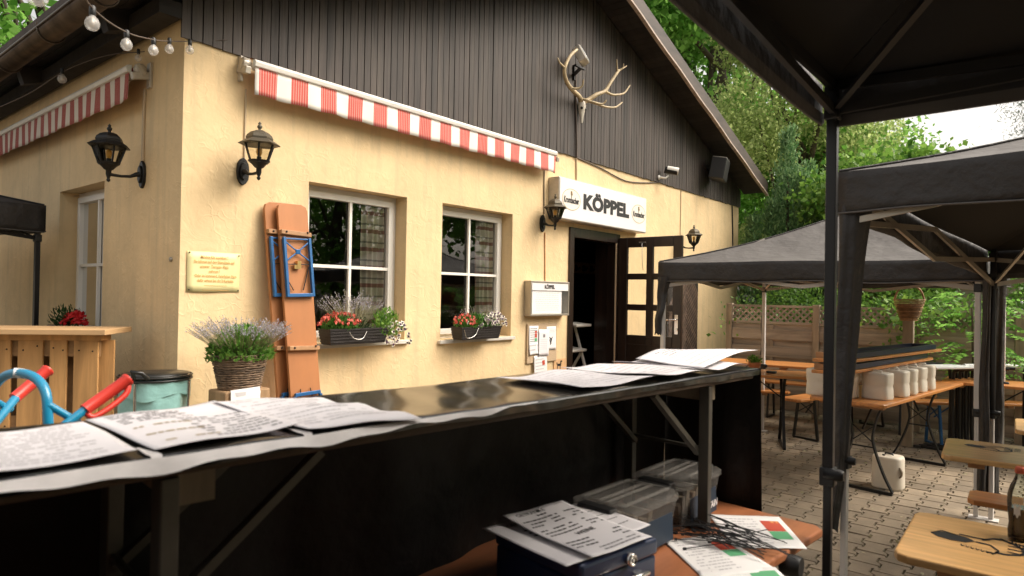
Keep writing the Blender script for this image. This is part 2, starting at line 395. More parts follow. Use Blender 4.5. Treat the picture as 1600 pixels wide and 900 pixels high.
def tag(o, label, cat, group=None, kind=None):
    o['label'] = label; o['category'] = cat
    if group: o['group'] = group
    if kind: o['kind'] = kind
    return o
def struct(o, kind='structure'): o['kind'] = kind; return o
def thing(name, loc, label, cat, group=None, local=False, rz=0):
    o = bpy.data.objects.new(name, None); COL.objects.link(o); o.location = loc; o.empty_display_size = .1
    o['_b'] = (0, 0, 0) if local else tuple(loc); o.rotation_euler.z = rz
    return tag(o, label, cat, group)
def dup(o, loc=None, rz=None, label=None, group=None):
    r = o.copy(); COL.objects.link(r)
    if loc is not None: r.location = loc
    if rz is not None: r.rotation_euler = (0, 0, rz)
    if label: r['label'] = label
    if group: r['group'] = group
    for ch in list(o.children):
        c = ch.copy(); COL.objects.link(c); c.parent = r
        for g in list(ch.children):
            d = g.copy(); COL.objects.link(d); d.parent = c
    return r
def lerp(a, b, t): return a + (b - a) * t

def text_geo(txt, size=1.0, bold=0.0, align='CENTER', sx=1.0, spacing=1.0):
    cu = bpy.data.curves.new('t', 'FONT'); cu.body = txt; cu.size = size; cu.offset = bold; cu.align_x = align; cu.align_y = 'CENTER'; cu.resolution_u = 3; cu.space_character = spacing
    ob = bpy.data.objects.new('t', cu); COL.objects.link(ob)
    bpy.context.view_layer.update()
    me = ob.evaluated_get(bpy.context.evaluated_depsgraph_get()).to_mesh()
    vs = [(v.co.x * sx, v.co.y) for v in me.vertices]; fs = [tuple(p.vertices) for p in me.polygons]
    ob.evaluated_get(bpy.context.evaluated_depsgraph_get()).to_mesh_clear()
    bpy.data.objects.remove(ob); bpy.data.curves.remove(cu)
    return vs, fs
def add_text(mb, txt, fn, size, bold=0, sx=1.0, align='CENTER', spacing=1.0):
    vs, fs = text_geo(txt, size, bold, align, sx, spacing)
    mb.add([fn(a, b) for a, b in vs], fs, False)

# ------------------------------------------------------------------ foliage helpers
def leaves_mesh(name, centers, dirs, sizes, aspect=.55, parent=None, mat='leaf_mid', origin=None, droop=0, seed=1):
    """every leaf a small folded blade of its own; centers, dirs (N,3), sizes (N)"""
    rs = np.random.RandomState(seed); N = len(centers)
    d = dirs / (np.linalg.norm(dirs, axis=1, keepdims=True) + 1e-9)
    q = rs.normal(size=(N, 3)); sd = np.cross(d, q); sd /= (np.linalg.norm(sd, axis=1, keepdims=True) + 1e-9)
    nn = np.cross(sd, d)
    L = sizes[:, None]; W = L * aspect
    p0 = centers - d * L * .5; p2 = centers + d * L * .5 - nn * L * droop
    p1 = centers + sd * W * .5 + nn * L * .08; p3 = centers - sd * W * .5 + nn * L * .08
    V = np.stack([p0, p1, p2, p3], 1).reshape(-1, 3)
    if parent is not None: b = np.array(parent.get('_b', (0, 0, 0)))
    else:
        if origin is None: origin = (V[:, 0].mean(), V[:, 1].mean(), V[:, 2].min())
        b = np.array(origin)
    V = V - b
    me = bpy.data.meshes.new(name)
    me.vertices.add(N * 4); me.vertices.foreach_set('co', V.astype(np.float32).ravel())
    me.loops.add(N * 4); me.loops.foreach_set('vertex_index', np.arange(N * 4, dtype=np.int32))
    me.polygons.add(N); me.polygons.foreach_set('loop_start', np.arange(0, N * 4, 4, dtype=np.int32))
    me.materials.append(MATS[mat]); me.update(calc_edges=True)
    ob = bpy.data.objects.new(name, me); COL.objects.link(ob); ob['_b'] = tuple(float(q_) for q_ in b)
    if parent is not None: ob.parent = parent
    else: ob.location = [float(q_) for q_ in b]
    return ob
def blob_points(rs, blobs, n, shell=.45):
    """points near the surface of uneven lumps: blobs = (x,y,z,rx,ry,rz)"""
    B = np.array(blobs, float); wts = (B[:, 3] * B[:, 4] * B[:, 5]) ** .66; wts /= wts.sum()
    k = rs.choice(len(B), n, p=wts); u = rs.normal(size=(n, 3)); u /= np.linalg.norm(u, axis=1, keepdims=True)
    r = (1 - shell * rs.rand(n) ** 1.6)[:, None]
    return B[k, :3] + u * r * B[k, 3:], u
def tree(name, base, label, cat, blobs, n, size, mat, trunk=None, aspect=.6, group=None, clump=12, seed=1, shell=.6, droop=0, crown='crown'):
    rs = np.random.RandomState(seed)
    t = thing(name, base, label, cat, group)
    nc = max(1, n // clump)
    c, u = blob_points(rs, blobs, nc, shell)
    cs = size * 2.2
    P = np.repeat(c, clump, 0) + rs.normal(size=(nc * clump, 3)) * cs * np.array([1, 1, .6])
    D = rs.normal(size=(nc * clump, 3)) + np.repeat(u, clump, 0) * .5 - np.array([0, 0, droop])
    S = size * (0.6 + .8 * rs.rand(nc * clump))
    leaves_mesh(crown, P, D, S, aspect, t, mat, seed=seed)
    if trunk:
        mb = MB(); r0, top = trunk; bx_, by, bz = base
        pth = [(bx_ + .06 * math.sin(i * 1.3 + seed) * i, by + .05 * math.cos(i * 1.7 + seed) * i, lerp(bz - .1, top, i / 6)) for i in range(7)]
        mb.tube(pth, [r0 * (1 - .11 * i) for i in range(7)], 10)
        for i, b in enumerate(blobs[:14]):
            s0 = pth[2 + i % 4]; e = (b[0], b[1], b[2])
            mid = tuple(lerp(s0[k], e[k], .5) + (.25 * rnd.random() if k == 2 else rnd.uniform(-.2, .2)) for k in range(3))
            mb.tube([s0, mid, e], [r0 * .38, r0 * .25, r0 * .07], 6)
        mb.build('trunk', 'bark', t)
    return t
# ================================================================== GROUND
mb = MB(); mb.quad((-90, -90, -.03), (110, -90, -.03), (110, 110, -.03), (-90, 110, -.03)); struct(mb.build('ground', 'earth', origin=(0, 0, -.03)))
mb = MB(); mb.quad((-4, -5, -.012), (13.4, -5, -.012), (13.4, 4.49, -.012), (-4, 4.49, -.012)); mb.quad((-4, 4.49, -.012), (1.97, 4.49, -.012), (1.97, 9, -.012), (-4, 9, -.012))
struct(mb.build('joint_bed', 'moss_joint', origin=(0, 0, 0)))
def pavers():
    mb = MB(); L = .2; P = .148; W = .088; w = P - W; g = .005
    # double-T pavers: wide ends that fit the neighbours' waists; columns run along X, offset by half a block
    j = 0; y = -4.9
    while y < 4.4:
        x = -3.6 + (L / 2 if j % 2 else 0)
        while x < 13.2:
            cx, cy = x, y
            if not (x > 12.9):
                prof = [(-L / 2 + g, W - g), (-.058, W - g), (-.036, w - g), (.036, w - g), (.058, W - g), (L / 2 - g, W - g)]
                out_ = [(a, b) for a, b in prof] + [(a, -b) for a, b in prof[::-1]]
                dz = rnd.uniform(-.0022, .0022); tx = rnd.uniform(-.012, .012); ty = rnd.uniform(-.012, .012)
                n = len(out_)
                top = [(cx + a * .965, cy + b * .94, dz + a * tx + b * ty) for a, b in out_]
                mid = [(cx + a, cy + b, dz - .006 + a * tx + b * ty) for a, b in out_]
                bot = [(cx + a, cy + b, -.03) for a, b in out_]
                mb.add(top + mid + bot, [tuple(range(n))[::-1]] + [(i, i + n, (i + 1) % n + n, (i + 1) % n) for i in range(n)] + [(i + n, i + 2 * n, (i + 1) % n + 2 * n, (i + 1) % n + n) for i in range(n)], False)
            x += L
        y += P; j += 1
    return mb
pv = pavers(); pv.f = [f[::-1] for f in pv.f]
struct(pv.build('paving', 'paver', origin=(0, 0, 0)))

# ================================================================== BUILDING
X0, X1, YG = 1.976, 11.96, 4.5           # gable wall from X0 to X1 in plane Y=YG
bld = thing('restaurant_building', (X0, YG, 0), 'yellow rendered one storey restaurant with dark board gable and white windows', 'building')
def wall_panel(mb, org, ud, inn, us, zs, holes, th):
    """rectangular wall with openings: front, reveals, back"""
    org = Vector(org); ud = Vector(ud); inn = Vector(inn)
    us = sorted(set(us + [h[0] for h in holes] + [h[1] for h in holes])); zs = sorted(set(zs + [h[2] for h in holes] + [h[3] for h in holes]))
    P = lambda u, z, t: org + ud * u + inn * t + Vector((0, 0, z))
    for a, b in zip(us, us[1:]):
        for c, d in zip(zs, zs[1:]):
            if any(h[0] <= a and b <= h[1] and h[2] <= c and d <= h[3] for h in holes): continue
            for t in (0, th): mb.quad(P(a, c, t), P(b, c, t), P(b, d, t), P(a, d, t))
    for a, b, c, d in holes:
        for p, q in (((a, c), (a, d)), ((a, d), (b, d)), ((b, d), (b, c)), ((b, c), (a, c))):
            mb.quad(P(*p, 0), P(*q, 0), P(*q, th), P(*p, th))
W1 = (2.945, 3.955, 1.14, 2.415); W2 = (4.40, 5.45, 1.115, 2.42); DR = (6.53, 7.66, .28, 2.36); WL = (5.86, 6.92, 1.12, 2.41)
mb = MB(); wall_panel(mb, (0, YG, 0), (1, 0, 0), (0, 1, 0), [X0, X1], [-.05, 3.27], [W1, W2, DR], .30); mb.build('wall', 'stucco', bld)
mb = MB(); wall_panel(mb, (X0, 0, 0), (0, 1, 0), (1, 0, 0), [YG, 14.0], [-.05, 3.40], [WL], .30); mb.build('wall', 'stucco', bld)
mb = MB(); mb.quad((X1, YG, -.05), (X1, 14, -.05), (X1, 14, 3.5), (X1, YG, 3.5)); mb.quad((X0, 14, -.05), (X1, 14, -.05), (X1, 14, 3.5), (X0, 14, 3.5)); mb.build('wall', 'stucco', bld)
ZW = 3.55; SL = .345; XA = (X0 + X1) / 2; ZA = ZW + SL * (XA - X0)
def zroof(x): return ZA - SL * abs(x - XA)
# board cladding in the gable: every board a raised strip with a dark joint
mb = MB(); x = X0 - .03
mb.quad((X0 - .02, YG - .004, 3.235), (X1, YG - .004, 3.235), (X1, YG - .004, zroof(X1)), (XA, YG - .004, ZA)); mb.add([(X0 - .02, YG - .004, 3.235), (XA, YG - .004, ZA), (X0 - .02, YG - .004, zroof(X0))], [(0, 1, 2)])
while x < X1:
    wv = .072 + rnd.uniform(-.006, .006); a, b = x + .0018, x + wv - .0018; zb = 3.232 + rnd.uniform(-.008, .004); yo = YG - .016 - rnd.uniform(0, .006)
    za, zb2 = zroof(max(a, X0)), zroof(min(b, X1))
    for (p, q) in (((a, YG - .004), (a + .002, yo)), ((a + .002, yo), (b - .002, yo)), ((b - .002, yo), (b, YG - .004))):
        mb.quad((p[0], p[1], zb), (q[0], q[1], zb), (q[0], q[1], zroof(q[0])), (p[0], p[1], zroof(p[0])))
    mb.add([(a, YG - .004, zb), (a + .002, yo, zb), (b - .002, yo, zb), (b, YG - .004, zb)], [(0, 3, 2, 1)])
    x += wv
mb.build('cladding', 'cladding', bld)
# roof slabs, soffit boards, barge boards
YR = 4.08; XL, XR = 1.53, 12.14
mb = MB()
for xa, xb in ((XL - .03, XA), (XA, XR + .03)):
    pts = [(xa, zroof(xa) + .17), (xb, zroof(xb) + .17), (xb, zroof(xb) + .12), (xa, zroof(xa) + .12)]
    mb.add([(p[0], YR - .02, p[1]) for p in pts] + [(p[0], 14.3, p[1]) for p in pts], [(0, 1, 2, 3), (7, 6, 5, 4), (0, 4, 5, 1), (2, 6, 7, 3), (0, 3, 7, 4), (1, 2, 6, 5)])
mb.build('roof', 'roof_tile', bld)
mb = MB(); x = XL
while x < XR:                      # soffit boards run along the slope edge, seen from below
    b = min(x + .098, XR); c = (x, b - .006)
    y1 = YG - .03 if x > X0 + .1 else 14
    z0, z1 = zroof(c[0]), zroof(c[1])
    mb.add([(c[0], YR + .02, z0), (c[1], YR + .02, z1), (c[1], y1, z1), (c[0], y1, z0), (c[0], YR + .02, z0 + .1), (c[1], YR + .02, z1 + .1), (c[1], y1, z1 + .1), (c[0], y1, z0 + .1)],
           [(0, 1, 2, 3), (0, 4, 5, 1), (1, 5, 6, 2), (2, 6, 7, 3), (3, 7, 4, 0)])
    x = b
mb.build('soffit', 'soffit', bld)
for xa, xb in ((XL - .06, XA), (XA, XR + .04)):
    mb = MB(); nseg = 14
    for i in range(nseg):
        a, b = lerp(xa, xb, i / nseg), lerp(xa, xb, (i + 1) / nseg); wa = .008 * math.sin(i * 1.9); wb = .008 * math.sin((i + 1) * 1.9)
        z = lambda x, o: zroof(x) + o
        vs = [(a, YR - .035, z(a, -.03 + wa)), (b, YR - .035, z(b, -.03 + wb)), (b, YR - .035, z(b, .19)), (a, YR - .035, z(a, .19)), (a, YR + .018, z(a, -.03 + wa)), (b, YR + .018, z(b, -.03 + wb)), (b, YR + .018, z(b, .19)), (a, YR + .018, z(a, .19))]
        mb.add(vs, [(0, 1, 2, 3), (7, 6, 5, 4), (0, 4, 5, 1), (2, 6, 7, 3)])
    bb = mb.build('barge_board', 'fascia', bld)
    mb = MB()
    for i in range(nseg):
        a, b = lerp(xa, xb, i / nseg), lerp(xa, xb, (i + 1) / nseg); wa = .008 * math.sin(i * 1.9); wb = .008 * math.sin((i + 1) * 1.9)
        mb.bar((a, YR - .028, zroof(a) - .043 + wa), (b, YR - .028, zroof(b) - .043 + wb), .05, .024)
    mb.build('edge_strip', 'fascia_edge', bb)
# rafters and purlin under the left eave
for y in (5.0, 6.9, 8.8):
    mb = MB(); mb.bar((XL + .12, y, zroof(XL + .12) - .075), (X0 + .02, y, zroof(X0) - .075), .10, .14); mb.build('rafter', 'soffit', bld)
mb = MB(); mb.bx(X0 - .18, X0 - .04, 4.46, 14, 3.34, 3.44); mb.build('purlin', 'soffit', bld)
mb = MB()                          # half-round gutter
prof = [(.075 * math.cos(PI + PI * i / 12), .075 * math.sin(PI + PI * i / 12)) for i in range(13)]
gx, gz = XL - .09, 3.305
prof2 = [(.070 * math.cos(2 * PI - PI * i / 12), .070 * math.sin(2 * PI - PI * i / 12)) for i in range(13)]
pp = prof + [(.085, .012)] + prof2
mb.prism(pp, lambda a, b, t: (gx + a, t, gz + b), 4.0, 14.2)
mb.tube([(gx - .078, 4.0, gz + .004), (gx - .078, 14.2, gz + .004)], .010, 8)
for f in range(len(mb.sm) - 2): mb.sm[f] = True
gt = mb.build('gutter', 'gutter', bld)
for y in (4.35, 5.3, 6.3, 7.3, 8.3, 9.3, 10.3):
    mb = MB(); pa = [(gx + .083 * math.cos(PI + PI * i / 12), y, gz + .083 * math.sin(PI + PI * i / 12)) for i in range(13)]
    mb.tube([(gx - .085, y, gz + .03)] + pa + [(gx + .12, y, gz + .05)], .006, 6); mb.build('bracket', 'gutter', gt)
# interior
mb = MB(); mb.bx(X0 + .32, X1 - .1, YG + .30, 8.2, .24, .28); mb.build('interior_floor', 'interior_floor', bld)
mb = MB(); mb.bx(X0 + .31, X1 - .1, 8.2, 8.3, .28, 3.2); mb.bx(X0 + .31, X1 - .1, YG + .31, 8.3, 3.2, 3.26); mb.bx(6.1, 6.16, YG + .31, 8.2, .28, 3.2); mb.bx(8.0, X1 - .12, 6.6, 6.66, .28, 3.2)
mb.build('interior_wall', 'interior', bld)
mb = MB(); mb.box((10.0, 6.59, 2.06), (.86, .02, .20)); ir = mb.build('coat_rack', 'ply', bld)
mb = MB()
for q in (-.25, 0, .25): mb = MB(); mb.tube([(10.0 + q, 6.58, 2.1), (10.0 + q, 6.52, 2.02), (10.0 + q, 6.49, 2.06)], .014, 6); mb.box((10.0 + q, 6.575, 2.05), (.06, .02, .10)); mb.build('hook', 'cast_iron', ir)
mb = MB(); mb.bx(6.3, 7.0, 7.85, 8.2, 1.5, 1.54); mb.bx(6.2, 7.9, 7.85, 8.2, 1.05, 1.10); mb.build('shelf', 'chevron', bld)
mb = MB(); mb.bx(6.35, 7.85, 4.02, 4.49, -.01, .14); mb.bx(6.45, 7.75, 4.22, 4.49, .14, .27); mb.build('step', 'concrete', bld)

def window(hole, along, curtain=True, name='window'):
    """white casement with a cross of glazing bars, set back in its reveal"""
    a, b, c, d = hole
    if along == 'x': P = lambda u, t, z: (u, YG + .15 + t, z)
    else: P = lambda u, t, z: (X0 + .15 + t, u, z)
    def bx(mb, u0, u1, t0, t1, z0, z1):
        p, q = P(u0, t0, z0), P(u1, t1, z1); mb.bx(p[0], q[0], p[1], q[1], z0, z1)
    mb = MB(); f = .052
    bx(mb, a, b, 0, .07, d - f, d); bx(mb, a, b, 0, .07, c, c + f); bx(mb, a, a + f, 0, .07, c + f, d - f); bx(mb, b - f, b, 0, .07, c + f, d - f)
    w = mb.build(name, 'pvc', bld, bevel=.004)
    mb = MB(); g = .055; a2, b2, c2, d2 = a + f - .012, b - f + .012, c + f - .012, d - f + .012
    bx(mb, a2, b2, -.022, .04, d2 - g, d2); bx(mb, a2, b2, -.022, .04, c2, c2 + g); bx(mb, a2, a2 + g, -.022, .04, c2 + g, d2 - g); bx(mb, b2 - g, b2, -.022, .04, c2 + g, d2 - g)
    mb.build('casement', 'pvc', w, bevel=.004)
    a3, b3, c3, d3 = a2 + g, b2 - g, c2 + g, d2 - g; um = (a3 + b3) / 2; zm = lerp(c3, d3, .49)
    mb = MB(); bx(mb, um - .013, um + .013, -.014, .01, c3, d3); bx(mb, a3, um - .013, -.013, .009, zm - .013, zm + .013); bx(mb, um + .013, b3, -.013, .009, zm - .013, zm + .013)
    mb.build('glazing_bar', 'pvc', w)
    mb = MB(); mb.quad(P(a3 - .01, .014, c3 - .01), P(b3 + .01, .014, c3 - .01), P(b3 + .01, .014, d3 + .01), P(a3 - .01, .014, d3 + .01)); mb.build('pane', 'glass', w)
    if curtain:
        mb = MB(); cw = (b3 - a3)
        mb.grid(lambda u, v: P(b3 - cw * .30 + u * cw * .32, .055 + .018 * math.sin(u * 26) + .008 * math.sin(u * 9 + v * 5), lerp(d3 + .05, c3 - .1, v)), 48, 6); mb.build('curtain', 'plaid', w)
    mb = MB(); o = .035
    bx(mb, a - o, b + o, -.19, -.003, c - .035, c - .003) if along == 'x' else bx(mb, a - o, b + o, -.19, -.003, c - .035, c - .003)
    mb.build('window_sill', 'sill', w, bevel=.004)
    return w
window(W1, 'x'); window(W2, 'x'); window(WL, 'y', curtain=True)

# door frame, open door leaf, folded chevron leaf
mb = MB(); a, b, c, d = DR
mb.bx(a - .02, a + .07, YG - .025, YG + .12, c, d + .02); mb.bx(b - .07, b + .02, YG - .025, YG + .12, c, d + .02); mb.bx(a + .07, b - .07, YG - .025, YG + .12, d - .10, d + .02)
df = mb.build('door_frame', 'door_wood', bld, bevel=.006)
mb = MB(); mb.bx(a + .002, a + .03, YG + .122, YG + .33, c, d); mb.bx(b - .03, b - .002, YG + .122, YG + .33, c, d); mb.bx(a + .03, b - .03, YG + .122, YG + .33, d - .03, d - .002); mb.build('reveal_lining', 'door_wood', df)
mb = MB(); mb.bx(b - .085, b - .071, YG - .028, YG - .012, c, d - .10); mb.build('door_stop', 'cork', df)
mb = MB(); hx, t = 7.63, .045; y0, y1, z0, z1 = YG - .03, YG - .93, .30, 2.33   # leaf stands square to the wall
def lf(ya, yb, za, zb, x0=hx, x1=hx + t): mb.bx(x0, x1, ya, yb, za, zb)
yw = y0 - y1
cols = [y0, y0 - .13, y0 - .13 - .28, y0 - .13 - .28 - .09, y0 - .13 - .56 - .09, y1]
lf(cols[0], cols[1], z0, z1); lf(cols[4], cols[5], z0, z1); lf(cols[2], cols[3], 1.04, z1)
rows = [z1, 2.20, 1.86, 1.78, 1.46, 1.38, 1.06, .94]
for p, q in ((0, 1), (2, 3), (4, 5)):
    for u, v in ((cols[1], cols[2]), (cols[3], cols[4])): lf(u, v, rows[q], rows[p])
lf(cols[1], cols[2], .94, 1.06); lf(cols[3], cols[4], .94, 1.06); lf(cols[1], cols[4], .30, .42); lf(cols[2], cols[3], .94, 1.04)
lf(cols[1], cols[4], .42, .94, hx + .012, hx + .033)
dl = mb.build('door', 'door_wood', bld, bevel=.006)
mb = MB()
for p, q in ((1, 2), (3, 4), (5, 6)):
    for u, v in ((cols[1], cols[2]), (cols[3], cols[4])): mb.quad((hx + .022, u, rows[q]), (hx + .022, v, rows[q]), (hx + .022, v, rows[p]), (hx + .022, u, rows[p]))
mb.build('pane', 'door_glass', dl)
mb = MB(); mb.box((hx - .006, y1 + .06, 1.22), (.012, .045, .24)); mb.tube([(hx - .01, y1 + .06, 1.28), (hx - .05, y1 + .06, 1.28), (hx - .055, y1 + .17, 1.275)], .010, 8); mb.lathe([(.02, -.01), (.02, .01)], (hx - .015, y1 + .06, 1.16), 12, Matrix.Rotation(PI / 2, 3, 'Y')); mb.build('handle', 'chrome', dl)
mb = MB(); mb.tube([(hx - .01, y0 - .36, 2.25), (hx - .03, y0 - .36, 2.24), (hx - .035, y0 - .37, 2.0), (hx - .03, y0 - .38, 1.9)], .004, 5); mb.box((hx - .015, y0 - .36, 2.26), (.02, .10, .02)); mb.build('door_bell', 'chrome', dl)
# chevron leaf folded flat on the wall
mb = MB(); cx0, cx1, cz0, cz1 = 9.05, 10.13, .2, 2.10
mb.bx(cx0, cx1, YG - .045, YG - .003, cz0, cz1); cd = mb.build('folded_door_leaf', 'chevron_back', bld)
mb = MB(); cm = (cx0 + cx1) / 2 + .1
k = cz0 - .9
while k < cz1:
    for sgn, xa, xb in ((1, cm, cx1 - .03), (-1, cm, cx0 + .03)):
        wd = abs(xb - xa); rise = -wd * 1.05
        za, zb = k + 1.0, k + 1.0 + rise
        pts = [(xa, za), (xb, zb), (xb, zb + .052), (xa, za + .052)]
        if min(p[1] for p in pts) < cz0 or max(p[1] for p in pts) > cz1: 
            if max(p[1] for p in pts) > cz1 or max(p[1] for p in pts) < cz0 + .1: continue
            pts = [(p[0], max(p[1], cz0)) for p in pts]
        n = 4
        mb.prism(pts if sgn > 0 else pts[::-1], lambda a_, b_, t_: (a_, t_, b_), YG - .058, YG - .046)
    k += .066
mb.build('chevron_boards', 'chevron', cd)

# ================================================================== ON THE WALL
def lantern(name, base, outd, label, R=.23):
    """cast six-sided wall lantern; base = wall point, outd = outward normal"""
    o = Vector(outd); sd = Vector((0, 0, 1)).cross(o); B = Vector(base)
    t = thing(name, base, label, 'wall lantern', 'cast iron lanterns on the yellow walls')
    P = lambda s_, d_, z_: B + sd * s_ + o * d_ + Vector((0, 0, z_)); sq_ = lambda pr: [(r_, z_ * .80) for r_, z_ in pr]
    mb = MB()
    prof = [(.0, -.10), (.022, -.085), (.040, -.055), (.046, 0), (.040, .055), (.022, .085), (.0, .10)]
    out_ = [(a, z) for a, z in prof] + [(-a, z) for a, z in prof[::-1][1:-1]]
    mb.prism(out_, lambda a, z, d_: P(a, d_, z), 0.0, .022)
    mb.prism([(a * .6, z * .65) for a, z in out_], lambda a, z, d_: P(a, d_, z), .022, .036)
    mb.build('wall_plate', 'cast_iron', t, bevel=.004)
    mb = MB(); mb.tube([P(0, .02, .0), P(0, .05, -.005), P(0, .09, -.025), P(0, .15, -.032), P(0, R - .01, -.030)], [.022, .017, .011, .010, .012], 10)
    mb.lathe([(.001, -.085), (.010, -.078), (.014, -.068), (.008, -.058), (.012, -.050), (.018, -.030), (.018, -.002), (.030, .004), (.045, .022), (.06, .036), (.072, .045), (.074, .052)], P(0, R, 0), 12)
    mb.build('arm', 'cast_iron', t)
    zb, zt = .042, .164; rb, rt = .062, .104
    mb = MB()
    pb = [P(rb * math.sin(k * PI / 3 + .5), R + rb * math.cos(k * PI / 3 + .5), zb) for k in range(6)]; pt = [P(rt * math.sin(k * PI / 3 + .5), R + rt * math.cos(k * PI / 3 + .5), zt) for k in range(6)]
    for k in range(6): mb.bar(pb[k], pt[k], .011, .011); mb.bar(pb[k], pb[(k + 1) % 6], .010, .012); mb.bar(pt[k], pt[(k + 1) % 6], .012, .012)
    cg = mb.build('cage', 'cast_iron', t)
    mb = MB()
    for k in range(6): mb.quad(pb[k], pb[(k + 1) % 6], pt[(k + 1) % 6], pt[k])
    mb.build('glass', 'lamp_glass', t)
    mb = MB(); Rr = Matrix.Rotation(.5 - PI / 2, 3, 'Z'); ang = math.atan2(sd.y, sd.x)
    Rr = Matrix.Rotation(ang + .55, 3, 'Z')
    for pr in ([(.135, .200), (.140, .206), (.105, .235), (.088, .245)], [(.088, .245), (.090, .262), (.082, .285), (.060, .310), (.032, .325), (.012, .33)]):
        mb.lathe(sq_(pr), P(0, R, 0), 6, Rr, smooth=False)
    mb.lathe(sq_([(.014, .325), (.009, .338), (.015, .350), (.018, .362), (.012, .372), (.008, .380), (.012, .388), (.001, .405)]), P(0, R, 0), 10)
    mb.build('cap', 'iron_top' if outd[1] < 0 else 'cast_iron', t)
    mb = MB(); mb.lathe([(.016, .042), (.016, .08)], P(0, R, 0), 10); bl = mb.build('lamp_socket', 'cast_iron', t)
    mb = MB(); mb.lathe([(.008, .08), (.012, .086), (.019, .103), (.020, .118), (.016, .134), (.007, .142), (.001, .143)], P(0, R, 0), 12); mb.build('bulb', 'amber', bl)
    return t
lantern('wall_lantern', (2.397, YG, 2.405), (0, -1, 0), 'black lantern on the gable wall just right of the building corner, above the yellow notice')
lantern('wall_lantern', (5.97, YG, 2.37), (0, -1, 0), 'weathered lantern overlapping the end of the white name sign above the menu case', .185)
lantern('wall_lantern', (9.53, YG, 2.35), (0, -1, 0), 'small far lantern on the wall to the right of the open door')
lantern('wall_lantern', (X0, 5.11, 2.38), (-1, 0, 0), 'black lantern on the shaded side wall under the left awning')

# awnings -----------------------------------------------------------
def awning(axis, u0, u1, label, mat, rail, zt):
    if axis == 'x': P = lambda u, o, z: (u, YG - o, z)
    else: P = lambda u, o, z: (X0 - o, u, z)
    base = P((u0 + u1) / 2, 0, zt - .1)
    t = thing('awning', base, label, 'awning')
    mb = MB(); mb.tube([P(u0 + .03, .07, zt + .0), P(u1 - .03, .07, zt + .0)], .034, 12); mb.build('cloth_roll', mat, t)
    mb = MB()
    prof = [(.115, zt - .028), (.145, zt - .022), (.152, zt + .005), (.140, zt + .026), (.112, zt + .030)]
    mb.prism(prof, lambda a, z, u: P(u, a, z), u0, u1); mb.build('front_rail', rail, t, bevel=.004)
    mb = MB(); n = 120
    def vf(u, v):
        uu = lerp(u0 + .01, u1 - .01, u); d = .128 + (.006 * math.sin(uu * 9) + .004 * math.sin(uu * 31)) * v; return P(uu, d, zt - .024 - v * (.195 + .004 * math.sin(uu * 22)))
    mb.grid(vf, n, 5); mb.build('valance', mat, t, solid=.0015)
    for e in ((u0 - .02, u1 + .02)):
        s = -1 if e < (u0 + u1) / 2 else 1
        mb = MB(); mb.bar(P(e + s * .02, .0, zt - .03), P(e + s * .02, .13, zt - .06), .04, .05); mb.bar(P(e + s * .02, .01, zt - .12), P(e + s * .02, .01, zt + .06), .06, .02); mb.bar(P(e + s * .03, .05, zt - .04), P(e + s * .03, .10, zt + .03), .03, .03)
        Ry = Matrix.Rotation(PI / 2, 3, 'Y') if axis == 'x' else Matrix.Rotation(PI / 2, 3, 'X')
        mb.lathe([(.036, -.03), (.040, -.02), (.040, .02), (.030, .03), (.012, .032)], P(e + s * .01, .07, zt), 14, Ry); mb.build('bracket', 'alu', t, bevel=.004)
    for q in (.25, .75):
        mb = MB(); u = lerp(u0, u1, q); mb.bar(P(u, .0, zt - .05), P(u, .10, zt - .05), .05, .03); mb.bar(P(u - .5, .09, zt - .06), P(u + .5, .085, zt - .06), .035, .03); mb.build('folding_arm', 'alu', t)
    return t
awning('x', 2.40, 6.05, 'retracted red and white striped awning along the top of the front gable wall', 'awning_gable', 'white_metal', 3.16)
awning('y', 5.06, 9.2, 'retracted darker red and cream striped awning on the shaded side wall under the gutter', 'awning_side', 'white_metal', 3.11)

# illuminated name sign ---------------------------------------------
sg = thing('name_sign', (7.1, YG, 2.43), 'long white box sign reading KÖPPEL with two oval beer emblems above the door', 'sign')
sx0, sx1, sz0, sz1, sy = 6.085, 8.15, 2.43, 2.912, 4.35
mb = MB(); mb.bx(sx0, sx1, sy, YG - .002, sz0, sz1); mb.build('box', 'alu', sg, bevel=.008)
mb = MB(); mb.bx(sx0 + .012, sx1 - .012, sy - .006, sy + .001, sz0 + .012, sz1 - .012); mb.build('panel', 'sign_white', sg, bevel=.003)
mb = MB(); add_text(mb, 'KÖPPEL', lambda a, b: (7.112 + a, sy - .0085, 2.672 + b), .232, .014, 1.30, spacing=1.04); mb.build('lettering', 'black_print', sg)
for ox in (6.325, 7.925):
    mb = MB(); rx, rz = .19, .125
    mb.add([(ox + rx * math.cos(k * PI / 20), sy - .0075, 2.672 + rz * math.sin(k * PI / 20)) for k in range(40)], [tuple(range(40))[::-1]]); em = mb.build('emblem', 'cream', sg)
    mb = MB()
    for k in range(40):
        a, b = k * PI / 20, (k + 1) * PI / 20
        mb.quad(*[(ox + (rx + r_) * math.cos(q), sy - .0085, 2.672 + (rz + r_) * math.sin(q)) for q, r_ in ((a, -.007), (a, 0), (b, 0), (b, -.007))])
    for k in range(8):
        q = k * PI / 4; mb.bar((ox, sy - .009, 2.745), (ox + .026 * math.cos(q), sy - .009, 2.745 + .030 * math.sin(q)), .010, .002)
    mb.bar((ox, sy - .009, 2.745), (ox, sy - .009, 2.70), .008, .002); mb.build('emblem_ring', 'gold_print', em)
    mb = MB(); add_text(mb, 'Krombacher', lambda a, b: (ox + a, sy - .0095, 2.662 + b), .098, .004, .62); mb.build('emblem_lettering', 'black_print', em)

